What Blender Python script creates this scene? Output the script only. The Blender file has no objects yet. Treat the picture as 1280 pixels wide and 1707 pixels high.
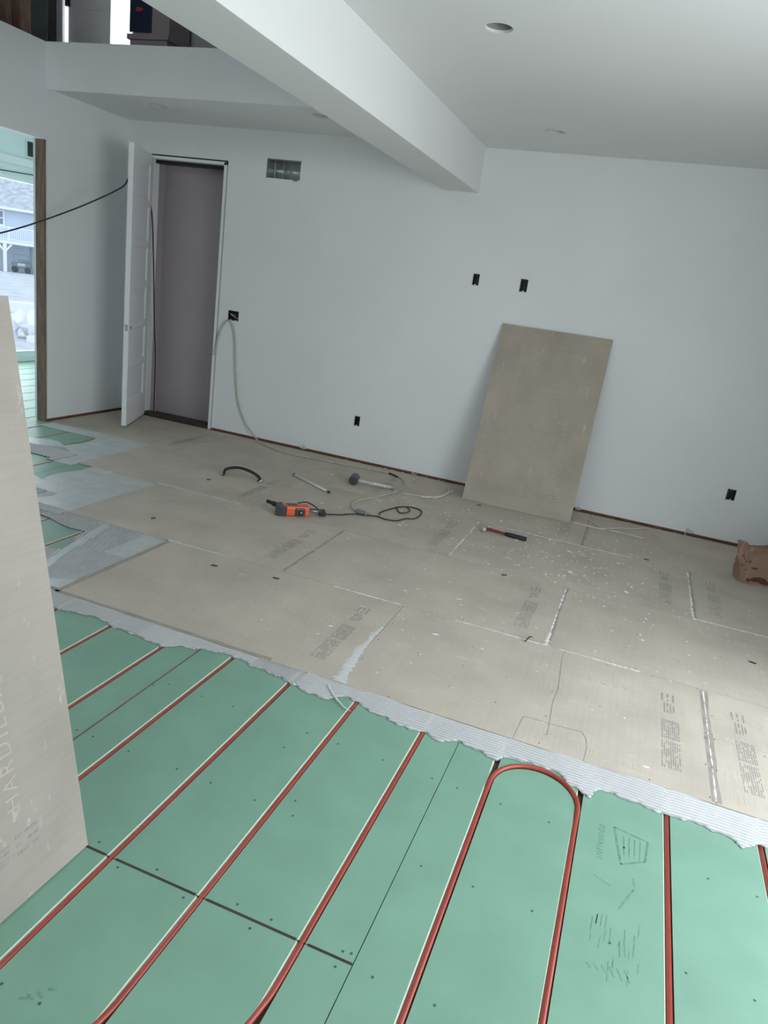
import bpy, bmesh, math, random
import numpy as np
from mathutils import Vector, Matrix

random.seed(7)
rng = np.random.RandomState(11)
C = bpy.context.scene.collection
S = bpy.context.scene

# ------------------------------------------------------------------ camera
F, PITCH, YAW, ROLL, EYE = 1205.37, -0.31336, 0.30023, 0.14117, 1.6208
# the calibration: forward vector from yaw / pitch, then a roll
def cam_axes():
    y, p, r = -0.31336, 0.30023, 0.14117
    f = Vector((math.sin(y)*math.cos(p), math.cos(y)*math.cos(p), -math.sin(p)))
    rt = Vector((math.cos(y), -math.sin(y), 0)); up = rt.cross(f)
    c, s = math.cos(r), math.sin(r)
    return c*rt+s*up, -s*rt+c*up, f
cr, cu, cf = cam_axes()
cam = bpy.data.cameras.new('camera'); co = bpy.data.objects.new('camera', cam); C.objects.link(co)
cam.sensor_fit = 'VERTICAL'; cam.sensor_height = 24.0; cam.lens = 24.0*F/1707.0
cam.clip_start = 0.05; cam.clip_end = 300
m = Matrix.Identity(4)
for i in range(3):
    m[i][0] = cr[i]; m[i][1] = cu[i]; m[i][2] = -cf[i]
m[2][3] = EYE
co.matrix_world = m
S.camera = co

# ------------------------------------------------------------------ light
S.view_settings.view_transform = 'Standard'; S.view_settings.look = 'None'
S.view_settings.gamma = 1.0; S.view_settings.use_curve_mapping = False
S.view_settings.exposure = 0.0
w = bpy.data.worlds.new('overcast_sky'); S.world = w; w.use_nodes = True
wn = w.node_tree.nodes; wl = w.node_tree.links
bg = wn['Background']; bg.inputs[1].default_value = 1.7
tc = wn.new('ShaderNodeTexCoord'); sx = wn.new('ShaderNodeSeparateXYZ'); rp = wn.new('ShaderNodeValToRGB')
wl.new(tc.outputs['Generated'], sx.inputs[0]); wl.new(sx.outputs[2], rp.inputs[0]); wl.new(rp.outputs[0], bg.inputs[0])
rp.color_ramp.elements[0].position = 0.0; rp.color_ramp.elements[0].color = (.86, .93, 1, 1)
rp.color_ramp.elements[1].position = 0.8; rp.color_ramp.elements[1].color = (.72, .84, 1, 1)

def area(name, loc, direction, sx_, sy_, power, col):
    l = bpy.data.lights.new(name, 'AREA'); l.shape = 'RECTANGLE'; l.size = sx_; l.size_y = sy_
    l.energy = power; l.color = col
    o = bpy.data.objects.new(name, l); C.objects.link(o); o.location = loc
    o.rotation_euler = Vector(direction).to_track_quat('-Z', 'Y').to_euler()
    return o
# daylight standing in the window openings of the right wall and of the wall behind the camera
area('daylight_right_window', (1.9, 2.15, 1.5), (-1, 0.15, -.30), 2.9, 2.3, 100, (.93, .965, 1))
area('daylight_rear_window', (-1.2, -2.9, 1.3), (0, 1, 0), 3.6, 2.2, 14, (.93, .965, 1))
area('daylight_far_room_window', (-8.06, 6.0, 1.2), (1, 0, 0), 4.0, 2.15, 100, (.90, .965, 1))
area('daylight_upstairs_window', (-5.53, 6.75, 4.2), (0, -1, 0), .8, 2.0, 30, (.93, .965, 1))
area('added_upstairs_fill', (-4.2, -2.9, 4.5), (0, 1, 0), 2.4, 1.4, 26, (.93, .965, 1))  # added fill for the upstairs door and floor edge; no window known here

# ------------------------------------------------------------------ materials
def mat(name, col, rough=.6, noise=0.0, scale=8.0, bump=0.0, bscale=60.0, metal=0.0, dark=None, stretch=None, spec=None):
    m = bpy.data.materials.new(name); m.use_nodes = True
    nt = m.node_tree; b = nt.nodes['Principled BSDF']
    b.inputs['Roughness'].default_value = rough; b.inputs['Metallic'].default_value = metal
    if spec is not None: b.inputs['Specular IOR Level'].default_value = spec
    b.inputs['Base Color'].default_value = (*col, 1)
    t = nt.nodes.new('ShaderNodeTexCoord'); mp = nt.nodes.new('ShaderNodeMapping')
    nt.links.new(t.outputs['Object'], mp.inputs[0])
    if stretch: mp.inputs['Scale'].default_value = stretch
    if noise or dark:
        n = nt.nodes.new('ShaderNodeTexNoise'); n.inputs['Scale'].default_value = scale; n.inputs['Detail'].default_value = 6
        nt.links.new(mp.outputs[0], n.inputs['Vector'])
        r = nt.nodes.new('ShaderNodeValToRGB')
        d = dark or tuple(c*(1-noise) for c in col)
        r.color_ramp.elements[0].position = .3; r.color_ramp.elements[0].color = (*d, 1)
        r.color_ramp.elements[1].position = .7; r.color_ramp.elements[1].color = (*[min(1, c*(1+noise*.5)) for c in col], 1)
        nt.links.new(n.outputs['Fac'], r.inputs[0]); nt.links.new(r.outputs[0], b.inputs['Base Color'])
    if bump:
        n2 = nt.nodes.new('ShaderNodeTexNoise'); n2.inputs['Scale'].default_value = bscale; n2.inputs['Detail'].default_value = 4
        nt.links.new(mp.outputs[0], n2.inputs['Vector'])
        bp = nt.nodes.new('ShaderNodeBump'); bp.inputs['Strength'].default_value = bump; bp.inputs['Distance'].default_value = .01
        nt.links.new(n2.outputs['Fac'], bp.inputs['Height']); nt.links.new(bp.outputs[0], b.inputs['Normal'])
    return m

def cement_mat(name, col):
    """fibre cement: fine score lines along the board, cloudy tone, dusty white scuffs"""
    m = bpy.data.materials.new(name); m.use_nodes = True
    nt = m.node_tree; b = nt.nodes['Principled BSDF']; b.inputs['Roughness'].default_value = .75
    b.inputs['Specular IOR Level'].default_value = .3
    N = nt.nodes.new; L = nt.links.new
    t = N('ShaderNodeTexCoord'); oi = N('ShaderNodeObjectInfo')
    off = N('ShaderNodeVectorMath'); off.operation = 'ADD'
    sc = N('ShaderNodeVectorMath'); sc.operation = 'SCALE'; sc.inputs['Scale'].default_value = 13.0
    cb = N('ShaderNodeCombineXYZ'); L(oi.outputs['Random'], cb.inputs[0]); L(oi.outputs['Random'], cb.inputs[1]); L(cb.outputs[0], sc.inputs[0])
    L(t.outputs['Object'], off.inputs[0]); L(sc.outputs[0], off.inputs[1])
    n1 = N('ShaderNodeTexNoise'); n1.inputs['Scale'].default_value = 3.0; n1.inputs['Detail'].default_value = 5; L(off.outputs[0], n1.inputs['Vector'])
    r1 = N('ShaderNodeValToRGB'); L(n1.outputs['Fac'], r1.inputs[0])
    r1.color_ramp.elements[0].position = .3; r1.color_ramp.elements[0].color = (*[c*.88 for c in col], 1)
    r1.color_ramp.elements[1].position = .72; r1.color_ramp.elements[1].color = (*[min(1, c*1.1) for c in col], 1)
    # streaks across the width (lines along y)
    mp = N('ShaderNodeMapping'); mp.inputs['Scale'].default_value = (90, 2.2, 1); L(off.outputs[0], mp.inputs[0])
    n2 = N('ShaderNodeTexNoise'); n2.inputs['Scale'].default_value = 1.0; n2.inputs['Detail'].default_value = 3; L(mp.outputs[0], n2.inputs['Vector'])
    r2 = N('ShaderNodeValToRGB'); L(n2.outputs['Fac'], r2.inputs[0])
    r2.color_ramp.elements[0].position = .35; r2.color_ramp.elements[0].color = (.9, .9, .89, 1)
    r2.color_ramp.elements[1].position = .6; r2.color_ramp.elements[1].color = (1, 1, 1, 1)
    mx = N('ShaderNodeMixRGB'); mx.blend_type = 'MULTIPLY'; mx.inputs[0].default_value = .4
    L(r1.outputs[0], mx.inputs[1]); L(r2.outputs[0], mx.inputs[2])
    # dusty scuffs
    mp3 = N('ShaderNodeMapping'); mp3.inputs['Scale'].default_value = (5, 14, 1); mp3.inputs['Rotation'].default_value = (0, 0, .5); L(off.outputs[0], mp3.inputs[0])
    n3 = N('ShaderNodeTexNoise'); n3.inputs['Scale'].default_value = 1.4; n3.inputs['Detail'].default_value = 9; n3.inputs['Roughness'].default_value = .7; L(mp3.outputs[0], n3.inputs['Vector'])
    r3 = N('ShaderNodeValToRGB'); L(n3.outputs['Fac'], r3.inputs[0])
    r3.color_ramp.elements[0].position = .60; r3.color_ramp.elements[0].color = (0, 0, 0, 1)
    r3.color_ramp.elements[1].position = .74; r3.color_ramp.elements[1].color = (.75, .75, .75, 1)
    m2 = N('ShaderNodeMixRGB'); L(r3.outputs[0], m2.inputs[0]); L(mx.outputs[0], m2.inputs[1]); m2.inputs[2].default_value = (.66, .65, .61, 1)
    L(m2.outputs[0], b.inputs['Base Color'])
    bp = N('ShaderNodeBump'); bp.inputs['Strength'].default_value = .15; bp.inputs['Distance'].default_value = .003
    L(n2.outputs['Fac'], bp.inputs['Height']); L(bp.outputs[0], b.inputs['Normal'])
    return m

WHITE = mat('painted_drywall', (.80, .825, .828), .72, .03, 1.5, .04, 120)
CEIL = mat('painted_ceiling', (.80, .81, .80), .8, .02, 1.0, .03, 90)
TRIMW = mat('white_trim_paint', (.80, .82, .83), .4)
MINTW = mat('mint_tinted_wall', (.74, .82, .80), .6, .03, 2)  # green bounce from the floor is put into this colour
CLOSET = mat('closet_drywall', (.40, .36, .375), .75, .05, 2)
CEM = cement_mat('fibre_cement', (.53, .475, .40))
CEM2 = cement_mat('fibre_cement_shaded', (.37, .335, .295))  # darkened copy: weaker light on the foreground board is in the colour
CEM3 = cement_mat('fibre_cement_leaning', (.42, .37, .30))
GREEN = mat('green_gypsum_paper', (.212, .392, .292), .42, .09, 5, .04, 200, spec=.45)
CREAM = mat('gypsum_core', (.62, .66, .54), .8, .08, 40)
GROOVE = mat('channel_bottom_and_shade', (.10, .06, .045), .9, .3, 20)
PIPE = mat('red_pex', (.37, .062, .042), .32, .12, 12)
PIPE2 = mat('red_pex_edge', (.30, .05, .04), .4)
MORTAR = mat('thinset_mortar', (.66, .67, .67), .42, .07, 25, .25, 300)
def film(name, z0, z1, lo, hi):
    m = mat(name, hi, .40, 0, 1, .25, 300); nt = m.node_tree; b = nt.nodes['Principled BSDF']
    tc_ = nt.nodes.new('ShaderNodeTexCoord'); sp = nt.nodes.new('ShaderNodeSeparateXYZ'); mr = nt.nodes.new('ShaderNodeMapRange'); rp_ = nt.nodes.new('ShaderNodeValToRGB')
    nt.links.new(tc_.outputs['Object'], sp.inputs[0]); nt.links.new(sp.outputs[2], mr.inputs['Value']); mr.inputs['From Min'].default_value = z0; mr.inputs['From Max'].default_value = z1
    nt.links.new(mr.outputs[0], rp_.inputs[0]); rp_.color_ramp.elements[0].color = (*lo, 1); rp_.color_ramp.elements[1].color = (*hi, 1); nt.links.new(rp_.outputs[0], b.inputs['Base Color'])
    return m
# mortar is a see-through film in the trowel valleys and white where it is thick
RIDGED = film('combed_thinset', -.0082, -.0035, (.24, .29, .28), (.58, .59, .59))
MORTG = mat('thinset_skim', (.57, .61, .60), .38, .12, 9, .2, 200)
CRUMB = mat('dry_mortar_crumb', (.80, .80, .77), .85)
INK = mat('grey_ink', (.33, .315, .29), .8, .25, 60)
EMB = mat('pale_embossing', (.53, .495, .43), .85, .10, 90)
EMBD = mat('dull_embossing', (.455, .405, .335), .85, .12, 90)
HOLE = mat('screw_head', (.07, .065, .06), .5)
HOLEG = mat('dark_screw_dimple', (.05, .12, .09), .6)
SUB = mat('plywood_subfloor', (.25, .17, .11), .8, .3, 12)
BLACK = mat('black_plastic', (.012, .013, .014), .45)
RUBBER = mat('black_rubber', (.018, .018, .02), .6, .3, 30)
DKGREY = mat('dark_grey_plastic', (.05, .055, .06), .4, .2, 20)
ORANGE = mat('orange_plastic', (.78, .12, .035), .38, .08, 15)
STEEL = mat('dusty_steel', (.42, .42, .42), .35, .3, 30, metal=.8)
GALV = mat('galvanised_sheet', (.62, .66, .66), .28, .12, 14, metal=.9)
WOODJ = mat('raw_jamb_wood', (.26, .18, .11), .75, .0, 6, .2, 60, dark=(.12, .095, .075), stretch=(6, 6, 1))
WOODR = mat('reddish_plate', (.22, .075, .05), .8, .35, 10)
WOODB = mat('brown_stud', (.20, .12, .085), .8, .35, 7, stretch=(6, 6, 1))
DARKBR = mat('dark_threshold', (.055, .038, .032), .6, .3, 12)
CORDW = mat('dusty_cream_cord', (.50, .50, .38), .6, .25, 30)
CORDB = mat('dusty_black_cord', (.03, .03, .03), .6, .4, 25)
NAVY = mat('navy_panel', (.018, .035, .085), .3)
PINKW = mat('pinkish_painted_wood', (.42, .36, .37), .5, .05, 5)
KRAFT = mat('brown_paper', (.31, .195, .13), .7, .15, 6, .3, 25)
STAIN = mat('dark_red_stain', (.11, .035, .02), .6, .2, 30)
REDGRIP = mat('red_fibreglass', (.22, .035, .03), .5, .5, 70)
DUSTYW = mat('dusty_white_handle', (.60, .60, .57), .7, .35, 45)
YEL = mat('pencil_yellow', (.62, .55, .20), .6)
OFFW = mat('offwhite_plastic', (.62, .62, .56), .55, .1, 20)
GREYPN = mat('grey_green_panel', (.17, .20, .19), .5, .3, 5)
SIDING = mat('blue_siding', (.62, .70, .80), .7, .05, 1)
EXTW = mat('exterior_white', (.86, .88, .9), .6)
SHINGLE = mat('grey_shingles', (.52, .54, .57), .9, .3, 3)
GROUND = mat('pale_gravel', (.60, .61, .62), .95, .25, 1.2, .3, 4)
CARP = mat('dark_car_paint', (.16, .20, .24), .3)
TARP = mat('white_tarp', (.85, .86, .88), .6, .06, 3)
GLASSD = mat('dark_glazing', (.20, .24, .30), .15)
SANDB = mat('weathered_wood', (.50, .47, .45), .8, .2, 3)

def glass():
    m = bpy.data.materials.new('window_glass'); m.use_nodes = True; nt = m.node_tree
    for n in list(nt.nodes): nt.nodes.remove(n)
    o = nt.nodes.new('ShaderNodeOutputMaterial'); mx = nt.nodes.new('ShaderNodeMixShader'); mx.inputs[0].default_value = .05
    t = nt.nodes.new('ShaderNodeBsdfTransparent'); t.inputs[0].default_value = (.96, .98, 1, 1)
    g = nt.nodes.new('ShaderNodeBsdfGlossy'); g.inputs['Roughness'].default_value = .02
    nt.links.new(t.outputs[0], mx.inputs[1]); nt.links.new(g.outputs[0], mx.inputs[2]); nt.links.new(mx.outputs[0], o.inputs[0])
    return m
GLASS = glass()

# ------------------------------------------------------------------ helpers
class MB:
    """collects shapes, then links them as ONE mesh object"""
    def __init__(s): s.v = []; s.f = []; s.mi = []
    def add(s, vs, fs, mi=0):
        o = len(s.v); s.v += [tuple(v) for v in vs]; s.f += [tuple(i+o for i in f) for f in fs]; s.mi += [mi]*len(fs); return s
    def box(s, a, b, mi=0, M=None):
        x0, y0, z0 = a; x1, y1, z1 = b
        vs = [Vector(p) for p in ((x0,y0,z0),(x1,y0,z0),(x1,y1,z0),(x0,y1,z0),(x0,y0,z1),(x1,y0,z1),(x1,y1,z1),(x0,y1,z1))]
        if M: vs = [M @ v for v in vs]
        return s.add(vs, [(0,3,2,1),(4,5,6,7),(0,1,5,4),(1,2,6,5),(2,3,7,6),(3,0,4,7)], mi)
    def tube(s, pts, r, n=8, mi=0, cap=True):
        pts = [Vector(p) for p in pts]; K = len(pts); rr = r if hasattr(r, '__len__') else [r]*K
        t0 = (pts[1]-pts[0]).normalized(); up = Vector((0,0,1)) if abs(t0.z) < .9 else Vector((1,0,0))
        vs = []; nrm = None
        for i in range(K):
            t = (pts[min(i+1,K-1)]-pts[max(i-1,0)]).normalized()
            nrm = (up - t*up.dot(t)).normalized() if nrm is None else (nrm - t*nrm.dot(t)).normalized()
            b = t.cross(nrm)
            for k in range(n):
                a = 2*math.pi*k/n; vs.append(pts[i] + (nrm*math.cos(a)+b*math.sin(a))*rr[i])
        fs = [(i*n+k, i*n+(k+1)%n, (i+1)*n+(k+1)%n, (i+1)*n+k) for i in range(K-1) for k in range(n)]
        if cap: fs += [tuple(range(n-1,-1,-1)), tuple((K-1)*n+k for k in range(n))]
        return s.add(vs, fs, mi)
    def prism(s, poly, z0, z1, mi=0, M=None):
        n = len(poly); vs = [Vector((x,y,z0)) for x,y in poly] + [Vector((x,y,z1)) for x,y in poly]
        if M: vs = [M @ v for v in vs]
        return s.add(vs, [tuple(range(n-1,-1,-1)), tuple(range(n,2*n))] + [(i,(i+1)%n,(i+1)%n+n,i+n) for i in range(n)], mi)
    def build(s, name, mats, parent=None, bevel=0, smooth=False, merge=False):
        me = bpy.data.meshes.new(name); me.from_pydata(s.v, [], s.f)
        for mm in (mats if isinstance(mats, (list, tuple)) else [mats]): me.materials.append(mm)
        me.polygons.foreach_set('material_index', s.mi)
        if merge or bevel:
            bm = bmesh.new(); bm.from_mesh(me)
            bmesh.ops.remove_doubles(bm, verts=bm.verts, dist=1e-5)
            if bevel: bmesh.ops.bevel(bm, geom=bm.edges[:], offset=bevel, segments=2, affect='EDGES', profile=.6)
            bmesh.ops.recalc_face_normals(bm, faces=bm.faces); bm.to_mesh(me); bm.free()
        if smooth: me.polygons.foreach_set('use_smooth', [True]*len(me.polygons))
        me.update()
        o = bpy.data.objects.new(name, me); C.objects.link(o)
        if parent: o.parent = parent
        return o

def tag(o, label=None, cat=None, group=None, kind=None):
    if label: o['label'] = label
    if cat: o['category'] = cat
    if group: o['group'] = group
    if kind: o['kind'] = kind
    return o
def thing(name, label, cat, loc=(0,0,0), rot=(0,0,0), group=None, kind=None):
    o = bpy.data.objects.new(name, None); C.objects.link(o); o.location = loc; o.rotation_euler = rot
    o.empty_display_size = .1
    return tag(o, label, cat, group, kind)
def struct(o, label=None): return tag(o, label=label, kind='structure')
def spline(pts, k=8):
    P = [Vector(p) for p in pts]; P = [P[0]*2-P[1]] + P + [P[-1]*2-P[-2]]; out = []
    for i in range(1, len(P)-2):
        for j in range(k):
            t = j/k; a, b, c, d = P[i-1:i+3]
            out.append(.5*((2*b)+(c-a)*t+(2*a-5*b+4*c-d)*t*t+(3*b-a-3*c+d)*t**3))
    out.append(P[-2]); return out

def panel_holes(name, u, v, holes, place, t, mats, mi=0):
    """sheet u0..u1 by v0..v1 with rectangular holes, thickness t, place(u,v,w)->xyz"""
    us = sorted({u[0], u[1], *[h[0] for h in holes], *[h[1] for h in holes]}); vs = sorted({v[0], v[1], *[h[2] for h in holes], *[h[3] for h in holes]})
    us = [a for a in us if u[0] <= a <= u[1]]; vs = [a for a in vs if v[0] <= a <= v[1]]
    solid = lambda a, b: 0 <= a < len(us)-1 and 0 <= b < len(vs)-1 and not any(h[0] <= (us[a]+us[a+1])/2 <= h[1] and h[2] <= (vs[b]+vs[b+1])/2 <= h[3] for h in holes)
    mb = MB()
    for i in range(len(us)-1):
        for j in range(len(vs)-1):
            if not solid(i, j): continue
            a, b, c, d = us[i], us[i+1], vs[j], vs[j+1]
            q = lambda w: [place(a,c,w), place(b,c,w), place(b,d,w), place(a,d,w)]
            mb.add(q(0), [(0,1,2,3)]); mb.add(q(t), [(3,2,1,0)])
            for (di, dj, p, r_) in ((-1,0,(a,c),(a,d)), (1,0,(b,c),(b,d)), (0,-1,(a,c),(b,c)), (0,1,(a,d),(b,d))):
                if not solid(i+di, j+dj):
                    mb.add([place(*p,0), place(*r_,0), place(*r_,t), place(*p,t)], [(0,1,2,3)])
    return mb.build(name, mats, merge=True)

# ================================================================== SETTING
X_L, X_R, Y_B, Y_N, Z_C, Z_BM = -5.12, 1.40, 6.294, -3.0, 2.79, 2.447
Z_UP = 3.125
Y_FA = 5.28

fl = MB(); fl.box((-8.0, Y_N, -.10), (X_R+.12, 9.0, -.0225)); struct(fl.build('floor', SUB), 'plywood subfloor below the green boards')

# back wall: sheet with the doorway, the boxes and the duct opening cut out
boxes_back = {  # name: (x, z, w, h)
    'left of pair': (-1.521, 1.776, .056, .092), 'right of pair': (-1.108, 1.779, .056, .10),
    'low middle': (-2.43, .384, .054, .092), 'low right': (.853, .404, .060, .088)}
DOUBLE = (-3.835, 1.152, .115, .092)
DUCT = (-3.592, -3.258, 2.405, 2.562)
DR = (-4.88, -4.00, 0.0, 2.515)
holes = [(x-w_/2, x+w_/2, z-h/2, z+h/2) for x, z, w_, h in boxes_back.values()]
x, z, w_, h = DOUBLE; holes.append((x-w_/2, x+w_/2, z-h/2, z+h/2)); holes += [DUCT, DR]
panel_back = panel_holes('wall_back', (-5.30, X_R+.12), (.020, Z_C+.02), holes, lambda u, v, w: (u, Y_B+w, v), .016, WHITE)
struct(panel_back, 'long white drywall wall at the back')
mb = MB(); mb.box((-8.1, 6.311, Z_C+.02), (X_R+.2, 6.42, Z_C+.3)); mb.box((X_L-.1, 6.56, -.03), (-3.4, 6.66, 3.0))
struct(mb.build('wall_back_closet', CLOSET), 'pinkish grey drywall at the back of the closet behind the door')
mb = MB()
mb.box((-4.96, 6.42, -.02), (-4.88, 6.56, 3.0)); mb.box((-3.98, 6.42, -.02), (-3.9, 6.56, 3.0)); mb.box((-5.2, 6.4, 2.75), (-3.5, 7.3, 2.85)); 
struct(mb.build('wall_side_closet', CLOSET), 'closet side walls and lid')
# reddish sole plate that shows in the gap under the drywall
mb = MB()
mb.box((-4.00, 6.304, -.022), (X_R, 6.40, .022)); struct(mb.build('trim_1', WOODR), 'reddish sole plate showing under the back wall')
mb = MB(); mb.box((-3.98, 6.28, -.022), (X_R, 6.304, -.001)); struct(mb.build('trim_2', DARKBR), 'dark gap along the foot of the back wall')

# left wall with the big opening (its near side is out of frame) and the half wall above
mb = MB()
mb.box((X_L-.12, Y_FA, .020), (X_L, Y_B+.02, Z_UP)); mb.box((X_L-.12, 1.2, 2.40), (X_L, Y_FA, Z_UP)); mb.box((X_L-.12, Y_N, .02), (X_L, 1.2, Z_UP))
struct(mb.build('wall_left', WHITE), 'white drywall wall with a wide framed opening')
mb = MB(); mb.box((X_L-.11, Y_FA+.01, -.022), (X_L-.012, Y_B, .020)); struct(mb.build('trim_3', WOODR), 'reddish plate under the left wall')
mb = MB(); mb.box((X_L-.105, Y_FA-.022, -.01), (X_L-.012, Y_FA, 2.40)); struct(mb.build('trim_4', WOODJ, bevel=.002), 'raw brown timber jamb at the end of the left wall')
mb = MB(); mb.box((X_L-.125, Y_FA-.024, .0), (X_L-.105, Y_FA, 2.40)); struct(mb.build('trim_5', TRIMW), 'pale drywall bead beside the timber jamb')

# right wall with large window openings
wr = panel_holes('wall_right', (Y_N, Y_B+.02), (0, Z_C+.02), [(.6, 3.5, .12, 2.42)], lambda u, v, w: (X_R+w, u, v), .12, WHITE)
struct(wr, 'white wall with a wide window, right of the camera')
mb = MB()
for yy in (.6, 2.02, 3.44): mb.box((X_R+.03, yy, .12), (X_R+.09, yy+.06, 2.42))
mb.box((X_R+.03, .6, .12), (X_R+.09, 3.5, .18)); mb.box((X_R+.03, .6, 2.36), (X_R+.09, 3.5, 2.42))
wo = struct(mb.build('window_2', TRIMW), 'white window frame in the right wall')
wn_ = panel_holes('wall_near', (-8.0, X_R+.12), (0, 5.6), [(-3.0, .6, .15, 2.45), (-5.4, -3.0, 3.8, 5.2)], lambda u, v, w: (u, Y_N-w, v), .12, WHITE)  # upper opening added to go with the upstairs fill lamp
struct(wn_, 'white wall behind the camera')

# ceiling pieces with round holes
def ring_plate(mb, cx, cy, h, r, z, n=32, t=.012):
    vs = []; 
    for k in range(n):
        a = 2*math.pi*(k+.5)/n; c, s = math.cos(a), math.sin(a); q = h/max(abs(c), abs(s))
        vs += [(cx+c*r, cy+s*r, z), (cx+c*q, cy+s*q, z), (cx+c*r, cy+s*r, z+t)]
    fs = []
    for k in range(n):
        j = (k+1) % n; fs += [(3*k, 3*j, 3*j+1, 3*k+1), (3*k, 3*k+2, 3*j+2, 3*j)]
    mb.add(vs, fs)
    for sx_ in (-1, 1):
        for sy_ in (-1, 1):     # corner fill of the square
            k0 = [k for k in range(n) if math.copysign(1, math.cos(2*math.pi*(k+.5)/n)) == sx_ and math.copysign(1, math.sin(2*math.pi*(k+.5)/n)) == sy_]
            ks = sorted(k0, key=lambda k: abs(abs(math.cos(2*math.pi*(k+.5)/n))-abs(math.sin(2*math.pi*(k+.5)/n))))[:2]
            P = [(cx+math.cos(2*math.pi*(k+.5)/n)*h/max(abs(math.cos(2*math.pi*(k+.5)/n)), abs(math.sin(2*math.pi*(k+.5)/n))), cy+math.sin(2*math.pi*(k+.5)/n)*h/max(abs(math.cos(2*math.pi*(k+.5)/n)), abs(math.sin(2*math.pi*(k+.5)/n))), z) for k in ks]
            mb.add(P+[(cx+sx_*h, cy+sy_*h, z)], [(0, 1, 2)])
def ceiling(name, xr, yr, cans, label):
    mb = MB(); cuts = [(cx-.15, cx+.15, cy-.15, cy+.15) for cx, cy in cans]
    us = sorted({*xr, *[c for q in cuts for c in q[:2]]}); vs = sorted({*yr, *[c for q in cuts for c in q[2:]]})
    for i in range(len(us)-1):
        for j in range(len(vs)-1):
            mx_, my_ = (us[i]+us[i+1])/2, (vs[j]+vs[j+1])/2
            if any(q[0] < mx_ < q[1] and q[2] < my_ < q[3] for q in cuts): continue
            mb.add([(us[i],vs[j],Z_C),(us[i+1],vs[j],Z_C),(us[i+1],vs[j+1],Z_C),(us[i],vs[j+1],Z_C)], [(0,3,2,1)])
    for cx, cy in cans: ring_plate(mb, cx, cy, .15, .064, Z_C)
    mb.box((xr[0], yr[0], Z_UP-.03), (xr[1], yr[1], Z_UP))
    return struct(mb.build(name, CEIL), label)
ceiling('ceiling', (-1.62, X_R+.1), (Y_N, Y_B+.01), [(-.967, 3.656), (-.960, 5.57)], 'flat white ceiling right of the beam')
ceiling('ceiling_left', (X_L, -1.90), (Y_FA+.02, Y_B+.01), [(-4.282, 5.628), (-2.758, 5.587)], 'low white ceiling under the upstairs floor')
mb = MB(); mb.box((-1.925, Y_N, Z_BM), (-1.615, Y_B+.005, Z_UP)); struct(mb.build('trim_6', CEIL, bevel=.004), 'boxed white ceiling beam')
mb = MB(); mb.box((X_L, Y_FA, Z_C-.012), (-1.92, Y_FA+.02, Z_UP+.003)); struct(mb.build('trim_7', WHITE), 'white band at the edge of the upstairs floor')
mb = MB(); mb.box((-2.0, .30, -.02), (-1.465, 1.12, Z_BM)); struct(mb.build('wall_stub', WHITE), 'short white wall end under the beam')

# room cans
def can(x, y, depth, label, open_):
    t = thing('ceiling_hole' if open_ else 'recessed_light', label, 'ceiling hole' if open_ else 'ceiling light', (x, y, Z_C))
    mb = MB(); n = 32; r = .0645
    vs = [(r*math.cos(2*math.pi*k/n), r*math.sin(2*math.pi*k/n), 0) for k in range(n)] + [(r*math.cos(2*math.pi*k/n), r*math.sin(2*math.pi*k/n), depth) for k in range(n)]
    mb.add(vs, [(k, (k+1) % n, (k+1) % n+n, k+n) for k in range(n)] + [tuple(range(n, 2*n))])
    mb.build('housing', mat('can_interior', (.30, .30, .28), .8) if open_ else CEIL, t, smooth=False)
    if not open_:
        mb = MB(); vs = []
        for rr, zz in ((.0715, .0), (.0705, -.003), (.062, -.004), (.058, .006)): vs += [(rr*math.cos(2*math.pi*k/n), rr*math.sin(2*math.pi*k/n), zz) for k in range(n)]
        mb.add(vs, [(j*n+k, j*n+(k+1) % n, (j+1)*n+(k+1) % n, (j+1)*n+k) for j in range(3) for k in range(n)]); mb.build('trim_ring', mat('ring_paint', (.62, .64, .62), .6), t, smooth=True)
    return t
can(-.967, 3.656, .16, 'open round hole in the ceiling nearest the camera', True)
can(-.960, 5.57, .012, 'unlit round ceiling light right of the beam near the back wall', False)
can(-4.282, 5.628, .012, 'unlit round ceiling light in the low ceiling above the open door', False)
can(-2.758, 5.587, .012, 'unlit round ceiling light in the low ceiling beside the beam', False)

# ---- far room left of the opening
mb = MB()
mb.box((-8.0, Y_N, 2.29), (-7.9, 9.0, 3.3)); mb.box((-8.0, Y_N, -.02), (-7.9, 3.6, 2.29)); mb.box((-8.0, 8.6, -.02), (-7.9, 9.0, 2.29))
struct(mb.build('wall_far_left', MINTW), 'mint coloured window wall of the far room')
mb = MB(); mb.box((-7.9, Y_N, 2.435), (-7.84, 9.0, 2.52)); struct(mb.build('trim_8', TRIMW), 'pale ledge over the far window')
mb = MB(); mb.box((-7.9, 3.5, 2.285), (-7.87, 8.7, 2.435)); struct(mb.build('trim_9', MINTW), 'mint head board over the far window')
mb = MB(); mb.box((-8.1, 9.0, -.02), (X_L-.12, 9.1, 3.3)); mb.box((X_L-.22, 6.31, -.02), (X_L-.12, 9.0, 3.3)); struct(mb.build('wall_back_far_room', MINTW), 'mint end wall of the far room')
mb = MB(); mb.box((-8.1, Y_N, 3.02), (X_L-.10, 9.1, Z_UP)); struct(mb.build('ceiling_far_room', MINTW), 'ceiling of the far room')
wf = thing('window_1', 'tall glazed sliding window of the far room', 'window', (0, 0, 0), kind='structure'); del wf['category']
mb = MB(); mb.box((-7.99, 3.6, 0), (-7.9, 8.6, .06)); mb.box((-7.97, 3.6, .06), (-7.91, 8.6, .13)); mb.box((-7.99, 3.6, 2.25), (-7.9, 8.6, 2.29))
for yy in (3.6, 6.1, 8.54): mb.box((-7.98, yy, .1), (-7.92, yy+.06, 2.27))
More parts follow.
